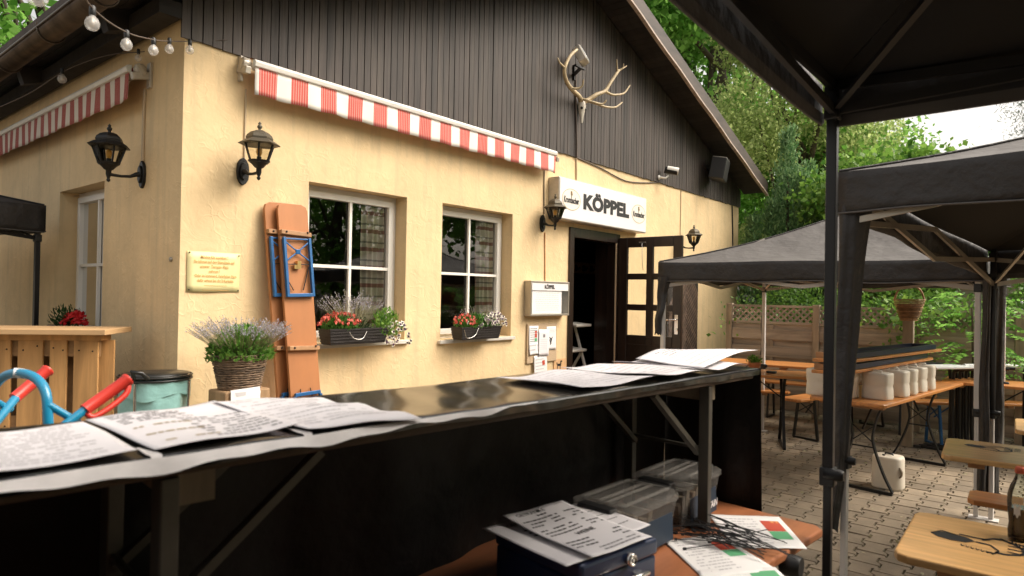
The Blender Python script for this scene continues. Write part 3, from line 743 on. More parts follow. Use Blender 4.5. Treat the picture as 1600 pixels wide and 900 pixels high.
# menu display case --------------------------------------------------
mc = thing('menu_case', (6.02, YG, 1.32), 'grey framed glass menu case headed KÖPPEL beside the door', 'menu case')
mb = MB(); x0, x1, z0, z1, yf = 5.665, 6.40, 1.325, 1.715, 4.40
for r_ in ((x0, x1, z0, z0 + .022), (x0, x1, z1 - .022, z1), (x0, x0 + .022, z0 + .022, z1 - .022), (x1 - .022, x1, z0 + .022, z1 - .022)): mb.bx(r_[0], r_[1], yf, YG - .002, r_[2], r_[3])
mb.build('frame', 'alu_frame', mc, bevel=.004)
mb = MB(); mb.bx(x0 + .02, x1 - .02, YG - .012, YG - .004, z0 + .02, z1 - .02); mb.build('back_panel', 'alu', mc)
mb = MB(); mb.bx(x0 + .022, x1 - .022, yf + .004, yf + .008, z1 - .105, z1 - .022); hd = mb.build('header', 'sign_white', mc)
mb = MB(); add_text(mb, 'KÖPPEL', lambda a, b: (6.01 + a, yf + .002, z1 - .066 + b), .058, .003, .95); mb.build('lettering', 'black_print', hd)
mb = MB(); mb.bx(x0 + .04, x1 - .14, yf + .014, yf + .018, z0 + .026, z1 - .108); pg = mb.build('menu_page', 'paper_white', mc)
mb = MB()
for i in range(9):
    z = z1 - .135 - i * .024; k = x0 + .09 + rnd.uniform(0, .03)
    while k < x1 - .22:
        q = rnd.uniform(.015, .05); mb.quad((k, yf + .0125, z), (k + q, yf + .0125, z), (k + q, yf + .0125, z + .005), (k, yf + .0125, z + .005)); k += q + .012
mb.build('print', 'faint_print', pg)
mb = MB(); mb.quad((x0 + .02, yf + .009, z0 + .02), (x1 - .02, yf + .009, z0 + .02), (x1 - .02, yf + .009, z1 - .106), (x0 + .02, yf + .009, z1 - .106)); mb.build('pane', 'clear_pane', mc)

def wall_paper(name, x0, x1, z0, z1, y, mat, label, cat, lines=0, col='grey_print', rot=0.0, group=None, curl=.006, ncl=(.1, .9), lh=.35, extra=None):
    t = MB(); cx, cz = (x0 + x1) / 2, (z0 + z1) / 2
    def fn(u, v, o=0):
        a, b = (u - .5) * (x1 - x0), (.5 - v) * (z1 - z0); c, s_ = math.cos(rot), math.sin(rot)
        return (cx + a * c - b * s_, y - o - curl * (abs(u - .5) * 2) ** 3 * v, cz + a * s_ + b * c)
    t.grid(lambda u, v: fn(u, v), 8, 8)
    ob = t.build(name, mat, solid=.0008); tag(ob, label, cat, group)
    if lines:
        m2 = MB(); st_ = (ncl[1] - ncl[0]) / lines
        for i in range(lines):
            v = ncl[0] + st_ * i; u = .1 + rnd.uniform(0, .05); end = .9 - rnd.uniform(0, .25)
            while u < end:
                q = rnd.uniform(.03, .10); m2.quad(fn(u, v, .0015), fn(min(u + q, .92), v, .0015), fn(min(u + q, .92), v + st_ * lh, .0015), fn(u, v + st_ * lh, .0015)); u += q + .02
        m2.build('print', col, ob)
    if extra: extra(ob, fn)
    return ob
mb = MB(); mb.bx(5.714, 6.27, YG - .022, YG - .004, .80, 1.235); nb = mb.build('notice_board', 'cork', bevel=.004); tag(nb, 'small cork notice board covered with papers under the menu case', 'notice board')
gp = 'papers pinned around the cork notice board'
def tri(ob, fn):
    m = MB(); m.quad(fn(.62, .32, .002), fn(.85, .32, .002), fn(.85, .50, .002), fn(.62, .50, .002)); m.quad(fn(.62, .22, .002), fn(.85, .22, .002), fn(.85, .30, .002), fn(.62, .30, .002)); m.build('red_table', 'red_print', ob)
    m = MB(); m.quad(fn(.62, .52, .002), fn(.85, .52, .002), fn(.85, .66, .002), fn(.62, .66, .002)); m.build('green_table', 'green_print', ob)
wall_paper('pinned_paper', 5.735, 5.905, .95, 1.215, YG - .026, 'paper_white', 'white notice with a red and green table pinned at the left of the cork board', 'paper', 9, group=gp, extra=tri)
wall_paper('pinned_paper', 5.74, 5.89, .895, 1.02, YG - .032, 'paper_white', 'small blank white slip pinned at the lower left of the cork board', 'paper', 2, 'faint_print', .05, gp)
def blot(ob, fn): m = MB(); m.quad(fn(.42, .18, .002), fn(.62, .18, .002), fn(.62, .30, .002), fn(.42, .30, .002)); m.build('picture', 'grey_print', ob)
wall_paper('pinned_paper', 5.90, 6.09, .87, 1.17, YG - .036, 'paper', 'long white sheet with a small grey picture in the middle of the cork board', 'paper', 6, 'faint_print', -.03, gp, ncl=(.38, .8), lh=.2, extra=blot)
def scr(ob, fn):
    m = MB(); pts = [fn(.45 + .18 * math.cos(k * .9) * (1 - k / 30), .45 + .025 * k * .45 + .05 * math.sin(k * 1.3), .003) for k in range(26)]; m.tube(pts, .0035, 5); m.build('scribble', 'black_print', ob)
wall_paper('pinned_paper', 6.06, 6.24, .93, 1.20, YG - .026, 'paper_white', 'white sheet with a black scribble at the right of the cork board', 'paper', 3, 'faint_print', 0, gp, ncl=(.08, .3), lh=.25, extra=scr)
def pic(ob, fn): m = MB(); m.quad(fn(.62, .25, .002), fn(.82, .22, .002), fn(.85, .42, .002), fn(.65, .45, .002)); m.build('picture', 'red_print', ob)
wall_paper('pinned_paper', 5.83, 6.07, .62, .88, YG - .03, 'paper_white', 'pale poster with a red spot hanging below the cork board', 'paper', 5, 'faint_print', .02, gp, ncl=(.15, .85), extra=pic)
dg = MB(); dg.bx(6.235, 6.49, YG - .012, YG - .003, .60, .815); ob = dg.build('dog_sign', 'ply'); tag(ob, 'square orange brown plaque with a black standing dog low beside the door', 'sign')
mb = MB(); yy = YG - .0135; cx, cz = 6.33, .73
for (a, b, c, d) in ((-.03, .0, .045, .028), (-.03, -.05, -.018, .0), (.022, -.05, .034, .0), (.030, .02, .05, .06), (.036, .045, .068, .062), (-.045, .02, -.03, .045)):
    mb.quad((cx + a, yy, cz + b), (cx + c, yy, cz + b), (cx + c, yy, cz + d), (cx + a, yy, cz + d))
mb.build('dog_silhouette', 'black_print', ob)
# yellow notice with red text
ys = thing('yellow_notice', (2.2, YG, 1.5), 'pale yellow paper notice with faint orange writing by the building corner', 'notice')
mb = MB(); mb.grid(lambda u, v: (lerp(2.022, 2.392, u), YG - .007 - .004 * (v ** 3) * math.sin(u * 5), lerp(1.815, 1.54, v) + 0 * u), 8, 6); mb.build('sheet', 'yellow_paper', ys, solid=.0008)
mb = MB()
for i, (tx, sz_, ox) in enumerate((('Möchte Käs ausgehen !', .0285, 0), ('Sie können auf den Sitzmöbeln auf', .0285, 0), ('unserer  Terrasse  Platz', .0285, 0), ('nehmen !', .0285, 0), ('Oder im kommend. Feierlicher Haus', .0275, .012), ('dafür schaut bei die 2 Karaoke.', .0285, .012), ('--------------------------------------------', .016, .01), ('---------------------------------------------------', .016, .01))):
    z = 1.778 - i * .032
    add_text(mb, tx, lambda a, b: (2.207 + ox + a, YG - .0125, z + b), sz_, .0006, .72)
mb.build('lettering', 'yellow_text', ys)
mb = MB()
for a, b in ((2.035, 1.805), (2.382, 1.80), (2.035, 1.553), (2.380, 1.552)): mb.sphere((a, YG - .013, b), .005, 6)
mb.build('pin', 'cast_iron', ys)
mb = MB(); mb.lathe([(.016, 0), (.016, .012), (.009, .016)], (X0 - .0, 4.62, 1.757), 12, Matrix.Rotation(-PI / 2, 3, 'Y')); tag(mb.build('bell_button', 'alu_frame'), 'tiny grey round plug on the side wall beside the corner', 'wall plug')

# antlers -------------------------------------------------------------
an = thing('antler_trophy', (6.57, YG, 3.72), 'large pale stag antlers on a small skull fixed to the dark boards', 'antlers')
mb = MB(); sk = (6.64, YG - .07)
mb.lathe([(.012, -.155), (.022, -.13), (.028, -.08), (.042, -.03), (.058, .02), (.062, .06), (.05, .10), (.025, .12), (.001, .125)], (sk[0], sk[1], 3.80), 10, sx=1, sy=.7)
skl = mb.build('skull', 'bone_white', an)
mb = MB()
for s_ in (-1, 1): mb = MB(); mb.sphere((sk[0] + s_ * .038, sk[1] - .025, 3.815), .018, 6); mb.build('eye_socket', 'cast_iron', skl)
def spl(pts, n=5):
    P = [Vector(p) for p in pts]; P = [P[0] * 2 - P[1]] + P + [P[-1] * 2 - P[-2]]; o = []
    for i in range(1, len(P) - 2):
        for k in range(n):
            t = k / n; a, b, c, d = P[i - 1], P[i], P[i + 1], P[i + 2]
            o.append(.5 * ((2 * b) + (c - a) * t + (2 * a - 5 * b + 4 * c - d) * t * t + (3 * b - 3 * c + d - a) * t ** 3))
    o.append(P[-2]); return o
def tine(mb, pts, r0, r1, tip=.004):
    S = spl(pts); n = len(S) - 1; mb.tube(S, [lerp(r0, r1, i / n) if i < n else tip for i in range(n + 1)], 8)
yb = YG - .08
for s_, name_ in ((-1, 'antler'), (1, 'antler')):
    mb = MB(); bx0 = sk[0] + s_ * .04
    if s_ < 0:
        beam = [(bx0, yb, 3.915), (6.50, 4.38, 3.925), (6.308, 4.34, 3.942), (6.136, 4.30, 3.978), (6.036, 4.27, 4.059), (6.032, 4.25, 4.14), (6.114, 4.24, 4.27), (6.255, 4.24, 4.385)]
        tines = [([(bx0, 4.40, 3.92), (6.67, 4.30, 3.885), (6.80, 4.24, 3.88), (6.83, 4.20, 3.93)], .017), ([(6.25, 4.32, 3.945), (6.30, 4.26, 3.945), (6.33, 4.22, 3.98), (6.32, 4.20, 4.045)], .015), ([(6.032, 4.255, 4.105), (5.97, 4.25, 4.115), (5.90, 4.24, 4.13), (5.86, 4.24, 4.17)], .013)]
    else:
        beam = [(bx0, yb, 3.915), (6.74, 4.40, 3.945), (6.837, 4.35, 4.021), (6.979, 4.32, 4.096), (7.077, 4.30, 4.221), (7.217, 4.28, 4.393), (7.25, 4.28, 4.42)]
        tines = [([(6.70, 4.41, 3.925), (6.785, 4.34, 3.905), (6.87, 4.26, 3.868), (7.062, 4.22, 3.897), (7.205, 4.20, 3.991)], .018), ([(6.979, 4.32, 4.096), (7.098, 4.30, 4.08), (7.204, 4.28, 4.098), (7.351, 4.26, 4.154), (7.46, 4.24, 4.28)], .018), ([(7.21, 4.28, 4.385), (7.176, 4.27, 4.453), (7.15, 4.26, 4.53)], .012), ([(7.22, 4.28, 4.40), (7.336, 4.28, 4.467), (7.44, 4.28, 4.53)], .012), ([(7.25, 4.28, 4.42), (7.29, 4.25, 4.46), (7.29, 4.24, 4.51)], .009)]
    tine(mb, beam, .030, .016)
    for p_, r_ in tines: tine(mb, p_, r_, r_ * .55)
    mb.sphere((bx0, yb, 3.915), .034, 8); mb.build(name_, 'bone', an)
fl = thing('floodlight', (6.5, YG, 4.35), 'small square floodlight on a black bracket behind the left antler', 'floodlight')
mb = MB(); Rf = Matrix.Rotation(.35, 3, 'Z') @ Matrix.Rotation(-.5, 3, 'X'); mb.box((6.405, YG - .20, 4.36), (.19, .10, .19), Rf); mb.build('housing', 'alu', fl, bevel=.01)
mb = MB(); f0 = Vector((6.405, YG - .20, 4.36)) + Rf @ Vector((0, -.054, 0)); mb.box(f0, (.165, .006, .165), Rf); mb.build('lens', 'label_grey', fl)
mb = MB(); mb.bar((6.52, YG - .02, 4.20), (6.42, YG - .20, 4.23), .03, .03); mb.bar((6.31, YG - .19, 4.23), (6.50, YG - .19, 4.23), .03, .02); mb.bar((6.52, YG - .02, 4.14), (6.52, YG - .02, 4.32), .05, .02); mb.build('bracket', 'cast_iron', fl)
# cables
def cable(pts, r, mat, label, cat='cable'):
    m = MB(); m.tube(spl(pts, 4), r, 6); return tag(m.build('wall_cable', mat), label, cat)
cable([(6.56, YG - .03, 4.25), (6.57, YG - .03, 3.9), (6.60, YG - .03, 3.5), (6.61, YG - .03, 3.22)], .011, 'cable', 'thin brown pipe running down the boards below the floodlight')
cable([(6.63, YG - .01, 3.22), (6.64, YG - .012, 3.0), (6.63, YG - .012, 2.92)], .010, 'cable_light', 'short pale cable tube on the yellow wall just above the white sign')
cable([(6.66, YG - .012, 3.23), (7.2, YG - .012, 3.19), (7.8, YG - .012, 3.12), (8.35, YG - .012, 3.17), (8.8, YG - .012, 3.24)], .008, 'cable', 'thin dark cable sagging along the bottom of the boards towards the camera')
cable([(5.99, YG - .008, 3.0), (5.99, YG - .009, 2.75), (6.0, YG - .008, 2.48)], .006, 'cable', 'thin cable from the awning end down to the lantern beside the white sign')
cable([(6.02, YG - .008, 2.27), (6.03, YG - .008, 2.0), (6.04, YG - .008, 1.715)], .006, 'orange_wood', 'thin reddish cable from the lantern down to the menu case')
cable([(X0 - .008, 5.10, 3.0), (X0 - .008, 5.11, 2.75), (X0 - .008, 5.11, 2.48)], .012, 'cable_light', 'pale cable tube on the side wall above its lantern')
cable([(2.41, YG - .006, 3.0), (2.41, YG - .006, 2.7), (2.41, YG - .006, 2.5)], .007, 'cable_light', 'pale cable tube on the gable wall above the first lantern')
cable([(9.53, YG - .008, 3.23), (9.53, YG - .008, 2.8), (9.53, YG - .008, 2.45)], .006, 'cable_light', 'pale thin cable dropping to the far lantern')
cable([(11.62, YG - .01, 3.22), (11.66, YG - .01, 2.8), (11.68, YG - .01, 2.4)], .012, 'cast_iron', 'black cable near the far right end of the yellow wall')
# camera and speaker
cc = thing('security_camera', (8.81, YG, 3.30), 'small white security camera on the lower edge of the boards', 'camera')
mb = MB(); mb.lathe([(.035, 0), (.035, .012), (.02, .02)], (8.74, YG - .03, 3.30), 12, Matrix.Rotation(PI / 2, 3, 'X')); mb.tube([(8.74, YG - .05, 3.30), (8.78, YG - .12, 3.29), (8.84, YG - .13, 3.33)], .014, 8); mb.build('bracket', 'white_metal', cc)
mb = MB(); mb.lathe([(.045, -.10), (.05, -.09), (.05, .08), (.042, .09)], (8.86, YG - .17, 3.40), 16, Matrix.Rotation(.5, 3, 'Z') @ Matrix.Rotation(PI / 2 + .2, 3, 'X')); mb.build('body', 'cast_iron', cc)
mb = MB(); mb.lathe([(.052, -.06), (.054, -.05), (.054, .10), (.052, .105)], (8.86, YG - .165, 3.412), 16, Matrix.Rotation(.5, 3, 'Z') @ Matrix.Rotation(PI / 2 + .2, 3, 'X'), cap=False); mb.build('sun_hood', 'white_metal', cc)
spk = thing('wall_speaker', (10.6, YG, 3.45), 'black box speaker with a light top hanging under the roof at the right', 'speaker')
mb = MB(); Rs = Matrix.Rotation(.25, 3, 'Z') @ Matrix.Rotation(.18, 3, 'X'); mb.box((10.45, YG - .24, 3.66), (.42, .24, .34), Rs); mb.build('cabinet', 'plastic_dark', spk, bevel=.015)
mb = MB(); mb.box(Vector((10.45, YG - .24, 3.66)) + Rs @ Vector((0, 0, .175)), (.40, .22, .01), Rs); mb.build('top_plate', 'speaker_top', spk, bevel=.004)
mb = MB(); mb.bar((10.45, YG - .02, 3.72), (10.45, YG - .16, 3.70), .06, .06); mb.build('bracket', 'cast_iron', spk)
# ================================================================== PLANTS AT THE WALL
def tuft(name, parent, cx, cy, cz, n, size, mat, rx, ry, rz, up=.6, aspect=.5, seed=1, shell=.8):
    rs = np.random.RandomState(seed); u = rs.normal(size=(n, 3)); u /= np.linalg.norm(u, axis=1, keepdims=True); u[:, 2] = np.abs(u[:, 2])
    r = (1 - shell * rs.rand(n) ** 1.5)[:, None]; P = np.array([cx, cy, cz]) + u * r * np.array([rx, ry, rz])
    D = u + rs.normal(size=(n, 3)) * .5 + np.array([0, 0, up]); return leaves_mesh(name, P, D, size * (.6 + .8 * rs.rand(n)), aspect, parent, mat, seed=seed)
def stems(parent, cx, cy, cz, n, h, spread, seed, mat='stem_dry', tipmat='petal_lilac', r=.0012, tip=.006, lean=(0, 0), base=.05, mname='stem', ntip=7, by=1.0, tname='flower'):
    rs = random.Random(seed); mb = MB(); P = []; D = []
    for i in range(n):
        a = rs.uniform(0, 2 * PI); q = rs.random() ** .6; hh = h * rs.uniform(.7, 1.08) * (1 - .25 * q)
        b0 = Vector((cx + base * q * math.cos(a), cy + base * q * math.sin(a) * by, cz)); tp = Vector((cx + (base + spread * q) * math.cos(a) + lean[0] * hh, cy + (base + spread * q) * math.sin(a) * by + lean[1] * hh, cz + hh))
        md = b0.lerp(tp, .55) + Vector((0, 0, .04 * hh)); mb.tube([b0, md, tp], [r, r, r * .6], 3)
        for k in range(ntip):
            t = rs.uniform(.72, 1.0); P.append(tuple(md.lerp(tp, (t - .55) / .45) + Vector((rs.gauss(0, tip * .5), rs.gauss(0, tip * .5), 0)))); D.append((rs.gauss(0, 1), rs.gauss(0, 1), rs.gauss(0, 1) + .8))
    mb.build(mname, mat, parent)
    leaves_mesh(tname, np.array(P), np.array(D), np.array([tip * rs.uniform(.7, 1.5) for _ in P]), .7, parent, tipmat, seed=seed)
def blossoms(parent, cx, cy, cz, n, mat, rx, ry, rz, size, seed, name='flower', petals=5, face=(0, -1, .5), centre=None):
    rs = np.random.RandomState(seed); P = []; D = []; C = []
    for i in range(n):
        u = rs.normal(size=3); u /= np.linalg.norm(u); u[2] = abs(u[2]); c = np.array([cx, cy, cz]) + u * np.array([rx, ry, rz]) * (.75 + .25 * rs.rand()); C.append(c)
        f = np.array(face) + rs.normal(size=3) * .35; f /= np.linalg.norm(f); a = np.cross(f, [0, 0, 1.0]); a /= np.linalg.norm(a); b = np.cross(a, f)
        for k in range(petals):
            q = 2 * PI * k / petals; d = a * math.cos(q) + b * math.sin(q); P.append(c + d * size * .45); D.append(d)
    leaves_mesh(name, np.array(P), np.array(D), np.full(len(P), size), .9, parent, mat, seed=seed)
    if centre:
        m = MB()
        for c in C: m.sphere(c + np.array(face) * size * .15, size * .32, 5)
        m.build('blossom_centres', centre, parent)
def trough(name, x0, x1, y0, y1, z0, z1, label):
    t = thing(name, ((x0 + x1) / 2, (y0 + y1) / 2, z0), label, 'flower box', 'flower boxes on the window sills')
    mb = MB(); i = .018
    for (a, b, c, d, za, zb) in ((x0 + i, x1 - i, y0 + i, y1 - i, z0, z0 + .006),): mb.bx(a, b, c, d, za, zb)
    B = [(x0 + i, y0 + i), (x1 - i, y0 + i), (x1 - i, y1 - i), (x0 + i, y1 - i)]; T = [(x0, y0), (x1, y0), (x1, y1), (x0, y1)]
    for k in range(4):
        a, b = B[k], B[(k + 1) % 4]; c, d = T[(k + 1) % 4], T[k]; mb.quad((*a, z0), (*b, z0), (*c, z1), (*d, z1))
    n = 14
    for k in range(1, 5):   # woven bands
        f = k / 5; e = lerp(i, 0, f) - .002; z = lerp(z0, z1, f); mb.bx(x0 + e, x1 - e, y0 + e - .002, y0 + e + .002, z - .007, z + .007); mb.bx(x0 + e - .002, x0 + e + .002, y0 + e, y1 - e, z - .007, z + .007)
    mb.bx(x0 - .006, x1 + .006, y0 - .006, y0 + .006, z1 - .008, z1 + .006); mb.bx(x0 - .006, x0 + .006, y0 + .006, y1, z1 - .008, z1 + .006); mb.bx(x1 - .006, x1 + .006, y0 + .006, y1, z1 - .008, z1 + .006)
    mb.build('trough', 'plastic_box', t, solid=.004)
    mb = MB(); mb.bx(x0 + .01, x1 - .01, y0 + .01, y1 - .01, z1 - .03, z1 - .018); mb.build('soil', 'soil', t)
    return t
f1 = trough('flower_box', 3.03, 3.60, 4.30, 4.46, 1.142, 1.262, 'dark flower box with coral blooms and trailing pansies on the sill beside the folded benches')
tuft('foliage', f1, 3.17, 4.38, 1.26, 520, .040, 'leaf_pot', .17, .10, .12, seed=3)
blossoms(f1, 3.16, 4.36, 1.30, 62, 'petal_red', .19, .10, .10, .020, 4, name='coral_blossoms')
tuft('lavender_leaves', f1, 3.36, 4.40, 1.26, 420, .032, 'leaf_dark', .14, .08, .10, seed=5, aspect=.22)
stems(f1, 3.32, 4.40, 1.27, 150, .30, .24, 6, by=.4, base=.10, ntip=9, tip=.008)
tuft('pansy_foliage', f1, 3.62, 4.36, 1.20, 430, .040, 'leaf_lime', .17, .10, .24, seed=7)
blossoms(f1, 3.72, 4.30, 1.12, 34, 'petal_white', .15, .06, .22, .026, 8, name='pansy_blossoms', centre='petal_purple')
mb = MB(); mb.tube(spl([(3.20, 4.29, 1.24), (3.24, 4.28, 1.19), (3.32, 4.28, 1.185), (3.37, 4.29, 1.24)]), .003, 5); mb.build('hanging_wire', 'chrome', f1)
f2 = trough('flower_box', 4.50, 5.07, 4.31, 4.46, 1.117, 1.235, 'dark flower box with red blooms and white pansies on the sill beside the menu case')
tuft('foliage', f2, 4.78, 4.38, 1.235, 700, .038, 'leaf_pot', .32, .09, .14, seed=13)
blossoms(f2, 4.60, 4.36, 1.27, 46, 'petal_red', .16, .08, .10, .019, 14, name='coral_blossoms')
tuft('lavender_leaves', f2, 4.85, 4.40, 1.24, 300, .03, 'leaf_dark', .12, .07, .12, seed=15, aspect=.25)
stems(f2, 4.82, 4.40, 1.25, 60, .22, .16, 16, by=.4, base=.10, ntip=6)
blossoms(f2, 4.98, 4.34, 1.24, 80, 'petal_white', .22, .08, .15, .026, 18, name='pansy_blossoms', centre='petal_purple')
mb = MB(); mb.tube(spl([(4.52, 4.30, 1.22), (4.55, 4.29, 1.14), (4.66, 4.29, 1.16), (4.72, 4.30, 1.23)]), .003, 5); mb.build('hanging_wire', 'chrome', f2)
f3 = thing('flower_box', (1.90, 6.3, 1.122), 'flower box with deep red blooms and dark leaves on the side wall window sill', 'flower box', 'flower boxes on the window sills')
mb = MB(); mb.bx(1.84, 1.96, 6.02, 6.72, 1.122, 1.23); mb.build('trough', 'plastic_box', f3, bevel=.01)
tuft('foliage', f3, 1.9, 6.40, 1.24, 420, .045, 'leaf_dark', .10, .34, .17, seed=23, aspect=.3); blossoms(f3, 1.88, 6.15, 1.26, 46, 'petal_deepred', .08, .17, .10, .030, 24, face=(-.8, -.6, .5))

# lavender basket on a sawn stump
st = thing('tree_stump', (2.13, 3.97, 0), 'tall sawn wood block stand with a small white card, under the lavender basket', 'stump')
mb = MB()
for x0, x1, dy in ((1.985, 2.155, 0), (2.165, 2.29, .01)):
    mb.bx(x0, x1, 3.87 + dy, 4.09, 0, .935)
mb.build('block', 'stump', st, bevel=.012)
mb = MB(); mb.bar((2.03, 3.86, .90), (2.20, 3.85, .885), .085, .004, up=(0, -1, 0)); mb.box((2.11, 3.858, .90), (.19, .006, .10), Matrix.Rotation(-.04, 3, 'Y')); cdd = mb.build('card', 'paper_white', st)
mb = MB()
for k in range(1): mb.add([(2.04, 3.8535, .93), (2.18, 3.8535, .93), (2.18, 3.8535, .925), (2.04, 3.8535, .925), (2.17, 3.8535, .91), (2.05, 3.8535, .905)], [(0, 3, 2, 1), (3, 5, 4, 2)])
mb.build('print', 'faint_print', cdd)
bk = thing('lavender_basket', (2.135, 3.98, .937), 'oval woven basket full of pale lavender flowers and green leaves standing on the wood block', 'plant basket')
mb = MB(); rs_ = random.Random(3)
for k in range(15):
    z = .945 + k * .0145; f = k / 14; rx, ry = lerp(.125, .168, f), lerp(.105, .14, f)
    for ph in (0, 1):
        pts = []
        for i in range(36):
            a = 2 * PI * i / 36; wv = 1 + .035 * math.sin(a * 12 + PI * (k % 2) + ph * PI); pts.append((2.135 + rx * wv * math.cos(a), 3.98 + ry * wv * math.sin(a), z + rs_.uniform(-.004, .004)))
        mb.tube(pts, .0065, 5, closed=True)
mb.build('wicker', 'wicker', bk)
mb = MB(); mb.lathe([(.10, .94), (.16, 1.145)], (2.135, 3.98, 0), 20, sy=.83); mb.build('liner', 'soil', bk)
tuft('foliage', bk, 2.135, 3.97, 1.12, 2300, .034, 'leaf_mid', .215, .17, .22, seed=31, aspect=.5)
tuft('foliage', bk, 2.135, 3.97, 1.12, 700, .034, 'leaf_lime', .21, .17, .21, seed=32, aspect=.5)
stems(bk, 2.135, 3.98, 1.16, 400, .235, .20, 33, base=.12, tip=.0065, ntip=11)

# folded beer benches leaning on the wall -------------------------------------
def folded_bench(x, yf, ztop, label, lean_dx, dy, front=True):
    L = 2.2; yt = YG - .03 - dy
    foot = Vector((x, yf, .02)); top = Vector((x + lean_dx, yt, 0)); hz = math.sqrt(L * L - (top.x - foot.x) ** 2 - (yt - yf) ** 2); top.z = foot.z + hz
    e = (top - foot).normalized(); nrm = Vector((1, 0, 0)).cross(e).normalized()
    if nrm.y > 0: nrm = -nrm
    sdv = e.cross(nrm).normalized()
    if sdv.x < 0: sdv = -sdv
    t = thing('folded_bench', tuple(foot), label, 'folded bench', 'folded beer benches leaning on the wall')
    P = lambda s_, l_, n_: foot + sdv * s_ + e * l_ + nrm * n_
    mb = MB(); w = .125; poly = [(-w, .03), (-w + .03, 0), (w - .03, 0), (w, .03), (w, L - .05), (w - .012, L - .018), (w - .05, L), (-w + .05, L), (-w + .012, L - .018), (-w, L - .05)]
    mb.prism(poly, lambda a, b, n_: P(a, b, n_), 0, .026); mb.build('seat', 'bench_wood', t, bevel=.004)
    for l_ in (L - .22, L - 1.07):
        mb = MB(); mb.bar(P(-.125, l_, .042), P(.125, l_ - .015, .042), .034, .034, up=nrm); bt = mb.build('batten', 'wood_batten', t, bevel=.005)
        mb = MB()
        for q in (-.085, .09): mb.sphere(P(q, l_, .060), .008, 6)
        mb.build('bolt', 'cast_iron', bt)
    for a, b in ((L - .26, L - .70), (.34, .78)):
        mb = MB(); o = .05
        mb.bar(P(-.105, a, o), P(-.105, b, o), .022, .026, up=nrm); mb.bar(P(.105, a, o), P(.105, b, o), .022, .026, up=nrm); mb.bar(P(-.105, b + .012, o), P(.105, b + .012, o), .026, .024, up=nrm); mb.bar(P(-.105, a - .01, o), P(.105, a - .01, o), .012, .012, up=nrm)
        m_ = lerp(a, b, .24)
        mb.bar(P(-.10, a - .03, o), P(.0, m_, o), .011, .008, up=nrm); mb.bar(P(.10, a - .03, o), P(.0, m_, o), .011, .008, up=nrm); mb.bar(P(-.10, m_ - .07, o), P(.0, m_, o), .011, .008, up=nrm); mb.bar(P(.10, m_ - .07, o), P(.0, m_, o), .011, .008, up=nrm); mb.box(P(0, m_, o + .004), (.04, .01, .035))
        mb.build('leg', 'blue_steel', t, bevel=.003)
        mb = MB(); l2 = lerp(a, b, .45); mb.tube([P(-.10, l2, .045), P(.10, l2, .045)], .004, 6); mb.tube([P(-.09, l2 - .12, .04), P(-.05, b + .05, .04)], .004, 5); mb.tube([P(.09, l2 - .02, .04), P(.03, b + .05, .04)], .004, 5); mb.build('brace', 'cast_iron', t)
        mb = MB(); mb.box(P(.0, l2, .045), (.03, .03, .05)); mb.box(P(-.01, l2 - .02, .05), (.055, .012, .03)); mb.build('latch', 'brass', t)
    return t
folded_bench(2.80, 4.16, 2.2, 'orange folded bench with blue legs in front of the other, leaning beside the window', -.06, .05)
folded_bench(2.765, 4.27, 2.2, 'orange folded bench behind the other one, only its left edge and blue leg showing', -.10, .0)

# rubbish bag stand -------------------------------------------------------
bn = thing('rubbish_bin', (1.74, 4.26, 0), 'round rubbish bag holder with black rim and turquoise bag at the building corner', 'rubbish bin')
mb = MB()
def bag(u, v):
    a = 2 * PI * u; r = .185 - .015 * v + .006 * math.sin(a * 9 + v * 3) + .012 * math.sin(v * 9) * math.sin(a * 3); 
    if v > .9: r *= (1 - (v - .9) * 6)
    return (1.74 + r * math.cos(a), 4.26 + r * math.sin(a), 1.0 - .86 * v)
mb.grid(bag, 48, 24); mb.build('bag', 'bin_bag', bn)
mb = MB(); mb.grid(lambda u, v: (1.74 + (.197 + .004 * math.sin(u * 60)) * math.cos(2 * PI * u), 4.26 + (.197 + .004 * math.sin(u * 60)) * math.sin(2 * PI * u), 1.01 - (.10 + .02 * math.sin(u * 22)) * v), 60, 3); mb.build('bag_fold', 'bin_bag', bn)
mb = MB()
for z in (1.008, 1.028): mb.tube([(1.74 + .203 * math.cos(2 * PI * i / 32), 4.26 + .203 * math.sin(2 * PI * i / 32), z) for i in range(32)], .007, 8, closed=True)
mb.lathe([(.19, 1.034), (.19, 1.040), (.03, 1.046)], (1.74, 4.26, 0), 28); mb.build('rim', 'bin_black', bn)
mb = MB(); mb.tube([(1.56, 4.1, 1.04), (1.53, 4.06, 1.08), (1.58, 4.05, 1.07), (1.62, 4.06, 1.03)], .012, 6); mb.build('lid_handle', 'bin_black', bn)
mb = MB()
for a in (.6, 2.2, 3.8, 5.4): mb.tube([(1.74 + .205 * math.cos(a), 4.26 + .205 * math.sin(a), 1.0), (1.74 + .19 * math.cos(a), 4.26 + .19 * math.sin(a), .02)], .009, 6)
mb.build('frame', 'chrome', bn)

